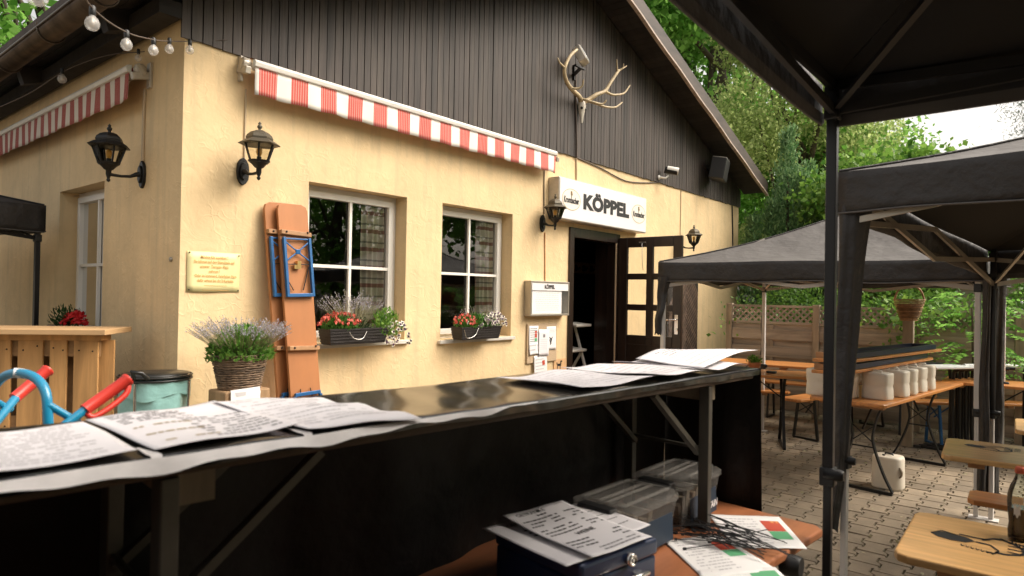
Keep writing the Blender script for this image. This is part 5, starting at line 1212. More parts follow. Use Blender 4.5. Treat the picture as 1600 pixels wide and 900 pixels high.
# ================================================================== TENTS
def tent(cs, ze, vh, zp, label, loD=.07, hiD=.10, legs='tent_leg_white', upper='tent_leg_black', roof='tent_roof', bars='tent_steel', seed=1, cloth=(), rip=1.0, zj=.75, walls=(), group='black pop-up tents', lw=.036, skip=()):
    C = [Vector((c[0], c[1], 0)) for c in cs]; ctr = sum(C, Vector()) / 4; EZ = list(ze) if isinstance(ze, (list, tuple)) else [ze] * 4; ze = sum(EZ) / 4; EE = lambda i, u: lerp(EZ[i], EZ[(i + 1) % 4], u)
    t = thing('pop_up_tent', (ctr.x, ctr.y, 0), label, 'tent', group); rs = random.Random(seed); zt = ze + vh
    for nm, mt, dz in (('roof', roof, 0), ('shaded_underside', 'tent_shade', -.012)):  # second layer is the same cloth, coloured dark for its shaded underside
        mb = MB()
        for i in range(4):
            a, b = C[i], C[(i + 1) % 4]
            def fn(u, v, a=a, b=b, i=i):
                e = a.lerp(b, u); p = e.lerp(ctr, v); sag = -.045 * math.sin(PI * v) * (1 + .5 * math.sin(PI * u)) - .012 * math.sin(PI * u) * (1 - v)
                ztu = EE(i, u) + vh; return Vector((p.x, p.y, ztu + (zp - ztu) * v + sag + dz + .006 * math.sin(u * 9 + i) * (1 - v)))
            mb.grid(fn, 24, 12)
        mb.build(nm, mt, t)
    mb = MB()
    for i in range(4):
        a, b = C[i], C[(i + 1) % 4]; d = (b - a).normalized(); o = Vector((d.y, -d.x, 0)); 
        if o.dot(a - ctr) < 0: o = -o
        def fn(u, v, a=a, b=b, o=o, i=i):
            p = a.lerp(b, u) + o * (.012 + rip * (.012 * math.sin(u * 13 + i) + .006 * math.sin(u * 37)) * v)
            return Vector((p.x, p.y, EE(i, u) + vh - .012 * math.sin(PI * u) + .006 * math.sin(u * 9 + i) - v * (vh + .006 * math.sin(u * 17 + i))))
        mb.grid(fn, 40, 5)
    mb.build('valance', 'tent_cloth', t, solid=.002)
    mb = MB()
    for i in range(4):
        a, b = C[i], C[(i + 1) % 4]; d = (b - a).normalized(); o = Vector((d.y, -d.x, 0)); 
        if o.dot(a - ctr) < 0: o = -o
        pts = [a.lerp(b, k / 24) + o * (.014 + rip * (.012 * math.sin(k / 24 * 13 + i) + .006 * math.sin(k / 24 * 37))) + Vector((0, 0, EE(i, k / 24) + vh - .012 * math.sin(PI * k / 24) + .006 * math.sin(k / 24 * 9 + i) - vh - .006 * math.sin(k / 24 * 17 + i))) for k in range(25)]
        mb.tube(pts, .005, 5)
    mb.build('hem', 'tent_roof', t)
    mb = MB()
    for i in range(4):
        a, b = C[i], C[(i + 1) % 4]; d = (b - a).normalized(); o = Vector((d.y, -d.x, 0)); 
        if o.dot(a - ctr) < 0: o = -o
        def fh(u, v, a=a, b=b, o=o, i=i):
            p = a.lerp(b, u) + o * (.006 + rip * (.012 * math.sin(u * 13 + i) + .006 * math.sin(u * 37))); return Vector((p.x, p.y, EE(i, u) + vh - .012 * math.sin(PI * u) + .006 * math.sin(u * 9 + i) - vh - .006 * math.sin(u * 17 + i) + .032 * v))
        mb.grid(fh, 40, 1)
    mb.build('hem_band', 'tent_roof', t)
    for i in range(4):
        if i in skip: continue
        q = C[i] + (ctr - C[i]).normalized() * .045
        mb = MB(); zl = EZ[i] + vh; mb.bar((q.x, q.y, zj), (q.x, q.y, zl), lw, lw, up=(C[1] - C[0]).normalized()); lg = mb.build('leg', upper, t, bevel=.003)
        mb = MB(); mb.bar((q.x, q.y, .01), (q.x, q.y, zj), lw * .78, lw * .78, up=(C[1] - C[0]).normalized()); mb.bx(q.x - .045, q.x + .045, q.y - .045, q.y + .045, .0, .008); mb.build('leg_extension', legs, lg, bevel=.002)
        for z, hh_ in ((zl - .05, .03), (EZ[i] - loD, .03), (zj + .01, .03)): mb = MB(); mb.bar((q.x, q.y, z - hh_), (q.x, q.y, z + hh_), lw + .014, lw + .014, up=(C[1] - C[0]).normalized()); mb.build('collar', 'plastic_dark', lg, bevel=.005)
        mb = MB(); mb.lathe([(.016, -.03), (.020, -.02), (.020, .02), (.016, .03)], (q.x - .012, q.y - .02, zj + .02), 8, Matrix.Rotation(PI / 2, 3, 'X') ); mb.build('knob', 'cast_iron', lg)
    for i in walls:               # unseen cloth walls, added to keep light off the bar and its sheet
        a, b = C[i], C[(i + 1) % 4]; mb = MB(); d = (b - a).normalized(); o = Vector((d.y, -d.x, 0))
        mb.grid(lambda u, v: Vector(((a.lerp(b, u) + o * (.02 * math.sin(u * 40) * v)).x, (a.lerp(b, u) + o * (.02 * math.sin(u * 40) * v)).y, lerp(ze + .02, .03, v))), 60, 4); mb.build('added_shade_wall', 'tent_shade', t)
    hub = Vector((ctr.x, ctr.y, ze + .05))
    for i in range(4):
        a, b = C[i], C[(i + 1) % 4]; a = a + (ctr - a).normalized() * .05; b = b + (ctr - b).normalized() * .05; m_ = (a + b) / 2
        V = lambda p, z: (p.x, p.y, z); ha, la = EZ[i] + hiD, EZ[i] - loD; hb_, lb = EZ[(i + 1) % 4] + hiD, EZ[(i + 1) % 4] - loD; hm, lm = (ha + hb_) / 2, (la + lb) / 2
        mb = MB(); mb.bar(V(a, ha), V(m_, lm), .016, .030); mb.bar(V(a, la), V(m_, hm), .016, .030); mb.bar(V(b, hb_), V(m_, lm), .016, .030); mb.bar(V(b, lb), V(m_, hm), .016, .030)
        mb.build('scissor_bars', bars, t)
        mb = MB(); e = a + (ctr - a) * .55; mb.bar(V(a, la), (e.x, e.y, zt + (zp - zt) * .48), .020, .014); mb.build('rafter', bars, t)
    for i in range(4):            # sewn seams on the hips of the roof
        mb = MB(); mb.tube([(lerp(C[i].x, ctr.x, k / 12), lerp(C[i].y, ctr.y, k / 12), lerp(EZ[i] + vh, zp, k / 12) - .045 * math.sin(PI * k / 12) + .004) for k in range(13)], .006, 5); mb.build('seam', 'tent_cloth', t)
    mb = MB(); mb.bar((hub.x, hub.y, ze - .05), (hub.x, hub.y, zp - .06), .035, .035); mb.build('centre_pole', bars, t)
    for (i, dirv, z1, wt, wb, sh, sd_, *co) in cloth:      # side walls gathered at the legs
        c = C[i]; mb = MB(); dv_ = Vector((dirv[0], dirv[1], 0)).normalized(); pv_ = Vector((-dv_.y, dv_.x, 0)); r2 = random.Random(sd_)
        def fn(u, v):
            w_ = lerp(wt, wb, min(1, v * 1.25) ** .8); a = 2 * PI * u; rp = 1 + .16 * math.sin(5 * a + 3 * v + sd_) + .10 * math.sin(9 * a - 5 * v); tw = .008 * math.sin(v * 14 + sd_) * v
            p = c + dv_ * (w_ * .5 * math.cos(a) + (lerp(co[0], co[1], v) if co else wt * .42 * (1 - .8 * v) + sh * v) + tw) + pv_ * (.035 * math.sin(a) * rp + .012 * math.sin(v * 9 + a)); return Vector((p.x, p.y, lerp(EZ[i] + .03, z1, v) + .012 * math.sin(a * 3) * v))
        mb.grid(fn, 36, 30); mb.build('gathered_side_wall', 'tent_cloth', t)
    return t
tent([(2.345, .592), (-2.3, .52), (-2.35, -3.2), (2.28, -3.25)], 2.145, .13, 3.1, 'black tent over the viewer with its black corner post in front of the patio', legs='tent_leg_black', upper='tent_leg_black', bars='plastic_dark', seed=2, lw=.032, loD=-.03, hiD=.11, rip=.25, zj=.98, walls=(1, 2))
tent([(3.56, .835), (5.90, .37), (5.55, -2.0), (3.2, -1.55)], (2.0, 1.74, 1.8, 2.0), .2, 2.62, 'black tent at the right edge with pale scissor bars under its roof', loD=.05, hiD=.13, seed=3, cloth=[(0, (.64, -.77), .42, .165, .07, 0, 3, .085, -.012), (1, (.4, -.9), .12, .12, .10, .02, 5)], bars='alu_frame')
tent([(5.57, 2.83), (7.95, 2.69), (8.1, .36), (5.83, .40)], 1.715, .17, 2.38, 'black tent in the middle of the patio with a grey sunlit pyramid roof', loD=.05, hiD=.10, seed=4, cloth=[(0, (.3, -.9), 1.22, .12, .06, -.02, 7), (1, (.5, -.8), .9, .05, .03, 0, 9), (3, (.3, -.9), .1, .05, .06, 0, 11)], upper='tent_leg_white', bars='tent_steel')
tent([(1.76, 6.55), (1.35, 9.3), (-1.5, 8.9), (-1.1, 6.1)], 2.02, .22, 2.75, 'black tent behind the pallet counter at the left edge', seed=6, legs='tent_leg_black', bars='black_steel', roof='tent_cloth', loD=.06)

# ================================================================== BEER TABLES AND BENCHES
def beer_table(w_, mat, label):
    t = thing('beer_table', (0, 0, 0), label, 'beer table', 'beer tables on the patio', local=True); L = 2.2; h = .77
    poly = [(-L / 2 + .04, -w_ / 2), (L / 2 - .04, -w_ / 2), (L / 2 - .012, -w_ / 2 + .012), (L / 2, -w_ / 2 + .04), (L / 2, w_ / 2 - .04), (L / 2 - .012, w_ / 2 - .012), (L / 2 - .04, w_ / 2), (-L / 2 + .04, w_ / 2), (-L / 2 + .012, w_ / 2 - .012), (-L / 2, w_ / 2 - .04), (-L / 2, -w_ / 2 + .04), (-L / 2 + .012, -w_ / 2 + .012)]
    mb = MB(); mb.prism(poly, lambda a, b, z: (a, b, z), h - .028, h); mb.build('tabletop', mat, t, bevel=.007, seg=3)
    for x in (-.95, 0, .95): mb = MB(); mb.bx(x - .035, x + .035, -w_ / 2 + .05, w_ / 2 - .05, h - .058, h - .029); mb.build('batten', 'wood_batten', t)
    for s_ in (-1, 1):
        x = s_ * (L / 2 - .38); mb = MB(); f = w_ / 2 - .06
        mb.bar((x, -f, .012), (x, f, .012), .028, .024)
        for k in (-1, 1):
            S = spl([(x, k * f, .02), (x, k * (f - .07), .16), (x, k * .085, .38), (x, k * .085, .50), (x, k * (f - .10), .66), (x, k * (f - .03), .735)], 6)
            for p, q in zip(S, S[1:]): mb.bar(p, q, .014, .030, up=(1, 0, 0))
        mb.bar((x, -.08, .40), (x, .08, .53), .012, .008); mb.bar((x, .08, .40), (x, -.08, .53), .012, .008); mb.bar((x, -.08, .36), (x, .08, .36), .012, .012)
        mb.build('leg', 'black_steel', t)
        mb = MB(); mb.bar((x, 0, .50), (x - s_ * .30, 0, .73), .014, .012); mb.build('brace', 'black_steel', t)
    return t
def beer_bench(mat, lmat, label):
    t = thing('beer_bench', (0, 0, 0), label, 'beer bench', 'beer benches on the patio', local=True); L = 2.2; h = .48; w_ = .25
    mb = MB(); mb.prism([(-L / 2 + .03, -w_ / 2), (L / 2 - .03, -w_ / 2), (L / 2, -w_ / 2 + .03), (L / 2, w_ / 2 - .03), (L / 2 - .03, w_ / 2), (-L / 2 + .03, w_ / 2), (-L / 2, w_ / 2 - .03), (-L / 2, -w_ / 2 + .03)], lambda a, b, z: (a, b, z), h - .028, h); mb.build('seat', mat, t, bevel=.006, seg=3)
    for x in (-.82, 0, .82): mb = MB(); mb.bx(x - .03, x + .03, -.10, .10, h - .055, h - .029); mb.build('batten', 'wood_batten', t)
    for s_ in (-1, 1):
        x = s_ * (L / 2 - .34); mb = MB(); mb.bar((x, -.145, .012), (x, .145, .012), .026, .022)
        for k in (-1, 1): mb.bar((x, k * .14, .01), (x, k * .09, .44), .026, .022, up=(1, 0, 0))
        mb.bar((x, -.09, .30), (x, .09, .42), .012, .008); mb.bar((x, .09, .30), (x, -.09, .42), .012, .008); mb.build('leg', lmat, t)
        mb = MB(); mb.bar((x, 0, .30), (x - s_ * .22, 0, .445), .014, .010); mb.build('brace', lmat, t)
    return t
pt60 = beer_table(.58, 'orange_wood', 'orange table carrying the row of white weights'); pt50 = beer_table(.54, 'honey_wood', 'honey coloured table with a dark emblem and a cola bottle on it')
pt60.location = (6.78, 1.12, 0); pt60.rotation_euler.z = -.14
def tb(p, x, y, rz, label): return dup(p, (x, y, 0), rz, label)
tb(pt60, 7.0, 2.9, -1.16, 'orange table with the small potted plant on it in front of the board fence')
tb(pt60, 8.4, 2.55, -1.42, 'bright orange table standing closest to the board fence')
tb(pt60, 8.15, -.22, PI / 2, 'orange table far right behind the tent leg')
pt50.location = (2.665, -.705, 0); pt50.rotation_euler.z = PI / 2 + .02
tb(pt50, 4.40, -.63, PI / 2 + .06, 'honey coloured table with a small dark emblem, standing over the glossy bench')
tb(pt50, 5.50, -.90, PI / 2 + .04, 'honey coloured table whose corner just shows at the right edge')
pb = beer_bench('orange_wood', 'black_steel', 'orange bench with dark legs pulled out towards the paving, right of the white tent leg'); pb.location = (8.52, 1.95, 0); pb.rotation_euler.z = -.25
dup(pb, (7.66, 3.42, 0), -1.16, 'orange bench behind the table with the potted plant')
dup(pb, (8.98, 2.15, 0), PI / 2, 'orange bench along the foot of the board fence')
dup(pb, (4.56, -.73, 0), PI / 2 + .03, 'glossy orange bench under the second honey coloured table')
pbb = beer_bench('orange_wood', 'blue_steel', 'orange bench with blue legs behind the white weights'); pbb.location = (9.0, .42, 0); pbb.rotation_euler.z = -.9
dup(pbb, (8.25, -.95, 0), PI / 2 - .1, 'orange bench with blue legs at the far right behind the gathered tent wall')
# burnt emblems on the honey tables
def emblem(cx, cy, z, k, label, big=True):
    """bird-like emblem: ink patch, wing strokes and two rows of sideways letters"""
    mb = MB(); P = lambda a, b: (cx + b * k * 2.0, cy - a * k, z)
    body = [(-.20, .00), (-.16, .035), (-.08, .04), (0, .028), (.05, .0), (.0, -.03), (-.08, -.035), (-.15, -.028)]
    mb.add([P(a, b) for a, b in body], [tuple(range(8))])
    def st(pts, w_=.006):
        for (a, b), (c, d) in zip(pts, pts[1:]):
            l = math.hypot(c - a, d - b) or 1; nx, ny = -(d - b) / l * w_, (c - a) / l * w_; mb.add([P(a - nx, b - ny), P(a + nx, b + ny), P(c + nx, d + ny), P(c - nx, d - ny)], [(0, 1, 2, 3)])
    st([(-.20, .0), (-.15, .05), (-.06, .03)]); st([(.05, 0), (.13, -.005), (.18, -.05), (.16, -.085), (.12, -.08)]); st([(.08, .035), (.14, .075), (.19, .085)], .009); st([(-.05, .05), (.05, .045), (.12, .05)]); st([(.17, .09), (.26, .05), (.31, .0), (.29, -.045), (.22, -.07), (.16, -.07)], .008)
    for i in range(7): st([(-.02 + i * .027, -.055 - .003 * i), (-.01 + i * .027, -.075 - .004 * i), (.0 + i * .027, -.062 - .003 * i)], .003)
    for i in range(5): st([(.22, .095 - i * .033), (.31, .098 - i * .034)], .0045)
    for i in range(4): st([(.325, .085 - i * .03), (.39, .088 - i * .03)], .005)
    for i in range(4): st([(.235 + i * .02, .09 - i * .01), (.24 + i * .02, .06 - i * .012)], .004)
    return mb
em_ = emblem(2.665, .222, .7715, .50, ''); em_.build('burnt_emblem', 'black_print', None).name = 'burnt_emblem'
eo = bpy.data.objects['burnt_emblem']; tag(eo, 'dark bird-like emblem with sideways letters printed on the nearest honey table', 'printed emblem')
e2 = emblem(4.43, .30, .7715, .42, '').build('burnt_emblem', 'black_print'); tag(e2, 'small dark emblem printed on the second honey table', 'printed emblem')
# bottle
bt = thing('bottle', (2.79, .085, .771), 'clear glass cola bottle half full standing on the nearest honey table', 'bottle')
bc = (2.79, .085, .771)
mb = MB(); mb.lathe([(.028, .0), (.0335, .006), (.0345, .03), (.031, .055), (.0335, .085), (.036, .12), (.035, .15), (.028, .178), (.018, .20), (.0135, .215), (.0135, .238)], bc, 24, cap=False); mb.build('glass', 'bottle_glass', bt)
mb = MB(); mb.lathe([(.026, .004), (.0315, .008), (.0325, .03), (.029, .055), (.0315, .085), (.0335, .108)], bc, 24); mb.build('cola', 'cola', bt)
mb = MB(); mb.lathe([(.0155, .222), (.0165, .228), (.0155, .240), (.012, .243)], bc, 18); mb.build('cap', 'cap', bt)
mb = MB(); Rz = .0365
for a0, a1, z0, z1 in ((-2.9, -1.9, .125, .150), (-3.6, -3.1, .085, .12), (-1.7, -1.2, .085, .12)):
    mb.grid(lambda u, v: (bc[0] + Rz * math.cos(lerp(a0, a1, u)), bc[1] + Rz * math.sin(lerp(a0, a1, u)), bc[2] + lerp(z0, z1, v) + .006 * math.sin(u * 9)), 10, 2)
mb.build('print', 'label_grey', bt)
# white weights
def weight(label, h=.215, w_=.215, d=.15):
    t = thing('tent_weight', (0, 0, 0), label, 'tent weight', 'white plastic tent weights', local=True); mb = MB()
    c = .03; n = 24
    prof = [(.0, .93), (.006, .985), (.02, 1.0), (h * .42, .97), (h * .5, .93), (h * .58, .97), (h - .02, 1.0), (h - .006, .985), (h, .93)]
    def sq(a, s_):
        ca, sa = math.cos(a), math.sin(a); e = .45; return (math.copysign(abs(ca) ** e, ca) * d / 2 * s_, math.copysign(abs(sa) ** e, sa) * w_ / 2 * s_)
    vs = []
    for z, s_ in prof:
        for k in range(n): x, y = sq(2 * PI * k / n, s_); vs.append((x, y, z))
    fs = [(i * n + k, i * n + (k + 1) % n, (i + 1) * n + (k + 1) % n, (i + 1) * n + k) for i in range(len(prof) - 1) for k in range(n)] + [tuple(range(n))[::-1], tuple(range((len(prof) - 1) * n, len(prof) * n))]
    mb.add(vs, fs, True); mb.build('body', 'weight_plastic', t)
    mb = MB(); mb.tube([(0, -.03, h), (0, -.03, h + .012), (0, .03, h + .012), (0, .03, h)], .008, 6); mb.lathe([(.014, h - .001), (.014, h + .008)], (.03, .06, 0), 10); mb.build('filler_cap', 'weight_plastic', t)
    mb = MB(); mb.lathe([(.022, 0), (.017, -.018), (.001, -.02)], (0, 0, 0), 14, cap=False); return t
wp = weight('widest white weight, facing the paving in the row on the table'); wp.location = (5.985, 1.10, .771); wp.rotation_euler.z = -.14 - .12
for i, (x, y, lab) in enumerate(((5.90, 1.33, 'white weight directly left of the widest one on the table'), (5.88, 1.50, 'white weight leftmost on the table, next to the gathered black cloth'), (6.28, 1.03, 'second white weight along the table row from the near end'), (6.50, 1.0, 'third white weight along the table row'), (6.74, .965, 'fourth white weight along the table row'), (6.98, .93, 'last white weight along the table row, near the black table frames'))):
    dup(wp, (x, y, .771), -.14 + (.1 if i % 2 else -.06), lab)
wg = thing('tent_weight', (6.30, 1.07, 0), 'single white weight with a round recess standing on the paving between the table feet', 'tent weight', 'white plastic tent weights')
mb = MB(); n = 28; h = .265
prof = [(0, .93), (.008, .985), (.02, 1), (h * .5, .975), (h - .02, .96), (h - .005, .93), (h, .88)]
vs = []; 
for z, s_ in prof:
    for k in range(n):
        a = 2 * PI * k / n; ca, sa = math.cos(a), math.sin(a); vs.append((6.30 + math.copysign(abs(ca) ** .6, ca) * .105 * s_, 1.07 + math.copysign(abs(sa) ** .6, sa) * .12 * s_, z + .001))
mb.add(vs, [(i * n + k, i * n + (k + 1) % n, (i + 1) * n + (k + 1) % n, (i + 1) * n + k) for i in range(len(prof) - 1) for k in range(n)] + [tuple(range(n))[::-1], tuple(range((len(prof) - 1) * n, len(prof) * n))], True); mb.build('body', 'weight_plastic', wg)
mb = MB(); Rw = Matrix.Rotation(-.75, 3, 'Z') @ Matrix.Rotation(-PI / 2, 3, 'Y'); mb.lathe([(.046, -.004), (.050, .006), (.042, .012), (.034, .004), (.022, -.012), (.001, -.016)], (6.235, .985, .15), 20, Rw, cap=False); mb.build('recess', 'wood_batten' if False else 'grey_wood', wg)
mb = MB(); mb.lathe([(.012, h), (.012, h + .01)], (6.27, 1.10, 0), 10); mb.tube([(6.32, 1.04, h), (6.32, 1.04, h + .012), (6.34, 1.10, h + .012), (6.34, 1.10, h)], .008, 6); mb.build('filler_cap', 'plastic_dark', wg)
# folded benches stacked on the weights
for k, (z, lab, w0) in enumerate(((.992, 'lower folded bench lying across the white weights', 0), (1.078, 'upper folded bench lying on the other one above the white weights', .03))):
    t = thing('stacked_bench', (6.8, 1.16, z), lab, 'folded bench', 'folded benches stacked on the weights'); d = Vector((.99, -.14 - .03 * k, 0)); nn_ = Vector((.14, .99, 0)); s0 = Vector((5.42 + w0, 1.34, 0))
    SB = lambda u, n_, zz: s0 + d * u + nn_ * n_ + Vector((0, 0, zz))
    mb = MB(); mb.prism([(0, -.12), (2.2, -.12), (2.2, .12), (0, .12)], lambda a, b, zz: SB(a, b, zz), z, z + .026); mb.build('seat', 'orange_wood', t, bevel=.006)
    mb = MB()
    for n_ in (-.10, .10):
        mb.bar(SB(.15, n_, z + .052), SB(2.05, n_, z + .052), .03, .04)
    mb.bar(SB(.15, -.1, z + .052), SB(.15, .1, z + .052), .03, .04); mb.bar(SB(2.05, -.1, z + .052), SB(2.05, .1, z + .052), .03, .04); mb.build('folded_frame', 'navy', t)
    mb = MB(); mb.bar(SB(.08, -.12, z + .05), SB(.08, .12, z + .05), .05, .045); mb.build('batten', 'wood_batten', t)
# table frames on edge and grey rail
def tframe(x, y, rz, label):
    t = thing('table_frame', (x, y, 0), label, 'table frame', 'black metal table frames standing together'); R = Matrix.Rotation(rz, 3, 'Z'); P = lambda a, b, z: Vector((x, y, 0)) + R @ Vector((a, b, 0)) + Vector((0, 0, z))
    mb = MB(); mb.tube(spl([P(0, -.28, .02), P(0, -.08, .03), P(0, -.02, .08), P(0, 0, .2), P(0, 0, .78), P(0, -.03, .86), P(0, -.12, .89), P(0, -.36, .895)], 6), .016, 8); mb.tube(spl([P(.04, .30, .02), P(.04, .1, .03), P(.04, .05, .08), P(.04, .04, .2), P(.04, .04, .80), P(.04, .1, .88), P(.04, .38, .89)], 6), .016, 8); mb.build('tube', 'black_steel', t)
    mb = MB(); mb.bar(P(0, -.28, .015), P(.0, -.36, .015), .05, .03); mb.build('foot', 'plastic_dark', t); mb = MB(); mb.bar(P(.04, .30, .015), P(.04, .37, .015), .05, .03); mb.build('foot', 'plastic_dark', t)
for k in range(4): tframe(8.10 + .10 * k, .80 - .045 * k, -.2 + .06 * k, ('nearest', 'second', 'third', 'farthest')[k] + ' of the four black tube frames right of the white weights')
mb = MB(); mb.bar((7.75, 1.0, .905), (8.15, .70, .905), .26, .02); tg = mb.build('folding_top', 'label_grey', bevel=.004); tag(tg, 'pale grey narrow top plate resting on the black frames', 'table top')
rl = thing('grey_rail', (8.7, .3, 0), 'long pale grey rail running to the right behind the tent leg', 'rail')
mb = MB(); mb.tube([(8.2, .72, .90), (9.3, -.25, .90), (9.9, -1.0, .90)], .028, 10); mb.build('top_rail', 'label_grey', rl)
mb = MB()
for p in ((8.75, .24), (9.85, -.94)): mb.tube([(p[0], p[1], 0), (p[0], p[1], .88)], .018, 8)
mb.build('post', 'black_steel', rl)
# potted plant and table items
pp_ = thing('potted_plant', (7.08, 2.47, .771), 'small terracotta pot with a light green plant on the orange table by the fence', 'potted plant')
mb = MB(); mb.lathe([(.042, 0), (.058, .09), (.064, .092), (.064, .115), (.054, .115), (.05, .095)], (7.08, 2.47, .771), 18); mb.build('pot', 'terracotta', pp_)
tuft('foliage', pp_, 7.08, 2.47, .885, 200, .035, 'leaf_lime', .085, .085, .075, seed=51)
mb = MB(); mb.lathe([(.05, 0), (.055, .02), (.045, .02)], (7.2, 2.33, .771), 16); tag(mb.build('ashtray', 'plastic_dark'), 'small dark ashtray beside the potted plant', 'ashtray')

# ================================================================== FENCE
XF = 9.25
fc = thing('wooden_fence', (XF, 2.2, 0), 'weathered board fence with a lattice strip along its top behind the patio tables', 'fence')
ys_ = [3.58, 2.42, 1.28, .30]
for y in ys_ + [3.0]:
    mb = MB(); mb.bx(XF - .045, XF + .045, y - .04, y + .04, 0, 1.49 if y != 3.0 else 1.2) if y != 3.0 else mb.bx(XF - .03, XF - .012, y - .03, y + .03, .05, 1.2); mb.build('post', 'fence_post', fc, bevel=.004)
for ya, yb_ in zip(ys_, ys_[1:]):
    mb = MB(); z = .06; k = 0
    while z < 1.18:
        hgt = min(.145, 1.215 - z); o = .016 if k % 2 else 0
        mb.box((XF + (.0 if k % 2 else -.024), (ya + yb_) / 2, z + hgt / 2), (.018, ya - yb_ - .085, hgt), Matrix.Rotation(rnd.uniform(-.006, .006), 3, 'X'))
        z += .118; k += 1
    mb.build('boards', 'fence_wood', fc, bevel=.003)
    mb = MB()
    for z in (1.235, 1.46): mb.bx(XF - .022, XF + .022, yb_ + .042, ya - .042, z - .016, z + .016)
    w_ = .032; s_ = yb_ + .05 - .2
    while s_ < ya:
        for sg_ in (1, -1):
            a, b = (s_, 1.25), (s_ + .2, 1.446)
            if sg_ < 0: a, b = (s_, 1.446), (s_ + .2, 1.25)
            lo_, hi_ = yb_ + .045, ya - .045
            if b[0] < lo_ or a[0] > hi_: continue
            def clip(p, q):
                p, q = list(p), list(q); m_ = (q[1] - p[1]) / (q[0] - p[0])
                if p[0] < lo_: p[1] += m_ * (lo_ - p[0]); p[0] = lo_
                if q[0] > hi_: q[1] += m_ * (hi_ - q[0]); q[0] = hi_
                return p, q
            p, q = clip(a, b)
            if q[0] - p[0] < .02: continue
            xo = XF + (.006 if sg_ > 0 else -.006); mb.bar((xo, p[0], p[1]), (xo, q[0], q[1]), .010, .024, up=(0, -1, 1) if sg_ > 0 else (0, 1, 1))
        s_ += .085
    mb.build('lattice', 'fence_wood', fc)
bp_ = thing('basket_post', (8.22, 1.22, 0), 'grey wooden post with a hanging wicker basket at its top in front of the fence', 'post')
mb = MB(); mb.bx(8.17, 8.27, 1.17, 1.27, 0, 1.42); mb.build('post', 'fence_post', bp_, bevel=.005)
hb = thing('hanging_basket', (8.1, 1.22, 1.38), 'light brown conical wicker basket on the post under the middle tent', 'basket')
mb = MB()
for k in range(15):
    z = 1.36 + k * .0155; f = k / 14; r = lerp(.075, .145, f ** .8); mb.tube([(8.11 + r * (1 + .05 * math.sin(12 * 2 * PI * i / 28 + PI * (k % 2))) * math.cos(2 * PI * i / 28), 1.20 + r * (1 + .05 * math.sin(12 * 2 * PI * i / 28 + PI * (k % 2))) * math.sin(2 * PI * i / 28), z) for i in range(28)], .0065, 5, closed=True)
mb.build('wicker', 'wicker_light', hb)
mb = MB(); mb.tube(spl([(8.11, 1.06, 1.57), (8.11, 1.10, 1.68), (8.11, 1.20, 1.74), (8.11, 1.30, 1.68), (8.11, 1.34, 1.57)], 5), .010, 6); mb.build('handle', 'wicker_light', hb)
mb = MB(); mb.lathe([(.07, 1.37), (.12, 1.53)], (8.11, 1.20, 0), 18); mb.build('filling', 'soil', hb)
# garden gate and bicycle far right
gg = thing('metal_gate', (11.2, .4, 0), 'pale metal gate with thin upright bars at the far right', 'gate')
gd = Vector((.55, -.83, 0)).normalized(); G = lambda u, z: Vector((10.95, .85, 0)) + gd * u + Vector((0, 0, z))
mb = MB()
for z in (.15, .9, 1.42): mb.bar(G(0, z), G(2.4, z), .03, .04)
for k in range(17): mb.tube([G(k * .15, .05), G(k * .15, 1.56)], .009, 6); mb.sphere(G(k * .15, 1.57), .018, 6)
mb.build('bars', 'label_grey', gg)
bi = thing('bicycle', (11.6, .2, 0), 'blue bicycle parked behind the metal gate', 'bicycle')
BK = lambda u, z: Vector((11.35, .75, 0)) + gd * u + Vector((.25, .12, z))
for u in (.35, 1.4):
    mb = MB(); mb.tube([BK(u + .33 * math.cos(2 * PI * i / 32), .34 + .33 * math.sin(2 * PI * i / 32)) for i in range(32)], .016, 6, closed=True); wl = mb.build('wheel', 'plastic_dark', bi)
    mb = MB()
    for i in range(14): mb.tube([BK(u, .34), BK(u + .32 * math.cos(2 * PI * i / 14), .34 + .32 * math.sin(2 * PI * i / 14))], .0015, 3)
    mb.build('spokes', 'chrome', wl)
    mb = MB(); mb.tube([BK(u + .38 * math.cos(a_ * .1), .34 + .38 * math.sin(a_ * .1)) for a_ in range(2, 28)], .012, 5); mb.build('mudguard', 'label_grey', bi)
mb = MB()
for a, b in (((.35, .34), (.75, .34)), ((.35, .34), (.62, .82)), ((.75, .34), (.60, .90)), ((.75, .34), (1.22, .82)), ((.62, .80), (1.20, .88)), ((1.4, .34), (1.20, .98))): mb.tube([BK(*a), BK(*b)], .017, 8)
mb.build('frame', 'trolley_blue', bi)
mb = MB(); mb.tube([BK(1.2, .98), BK(1.18, 1.08)], .012, 6); h0 = BK(1.14, 1.1); sd_ = Vector((gd.y, -gd.x, 0)); mb.tube([h0 - sd_ * .28 + gd * -.1, h0 - sd_ * .1, h0 + sd_ * .1, h0 + sd_ * .28 + gd * -.1], .011, 6); mb.build('handlebar', 'chrome', bi)
mb = MB(); mb.box(BK(.58, .98), (.16, .22, .06), Matrix.Rotation(-.98, 3, 'Z')); mb.tube([BK(.60, .88), BK(.59, .96)], .012, 6); mb.build('saddle', 'plastic_dark', bi, bevel=.02)

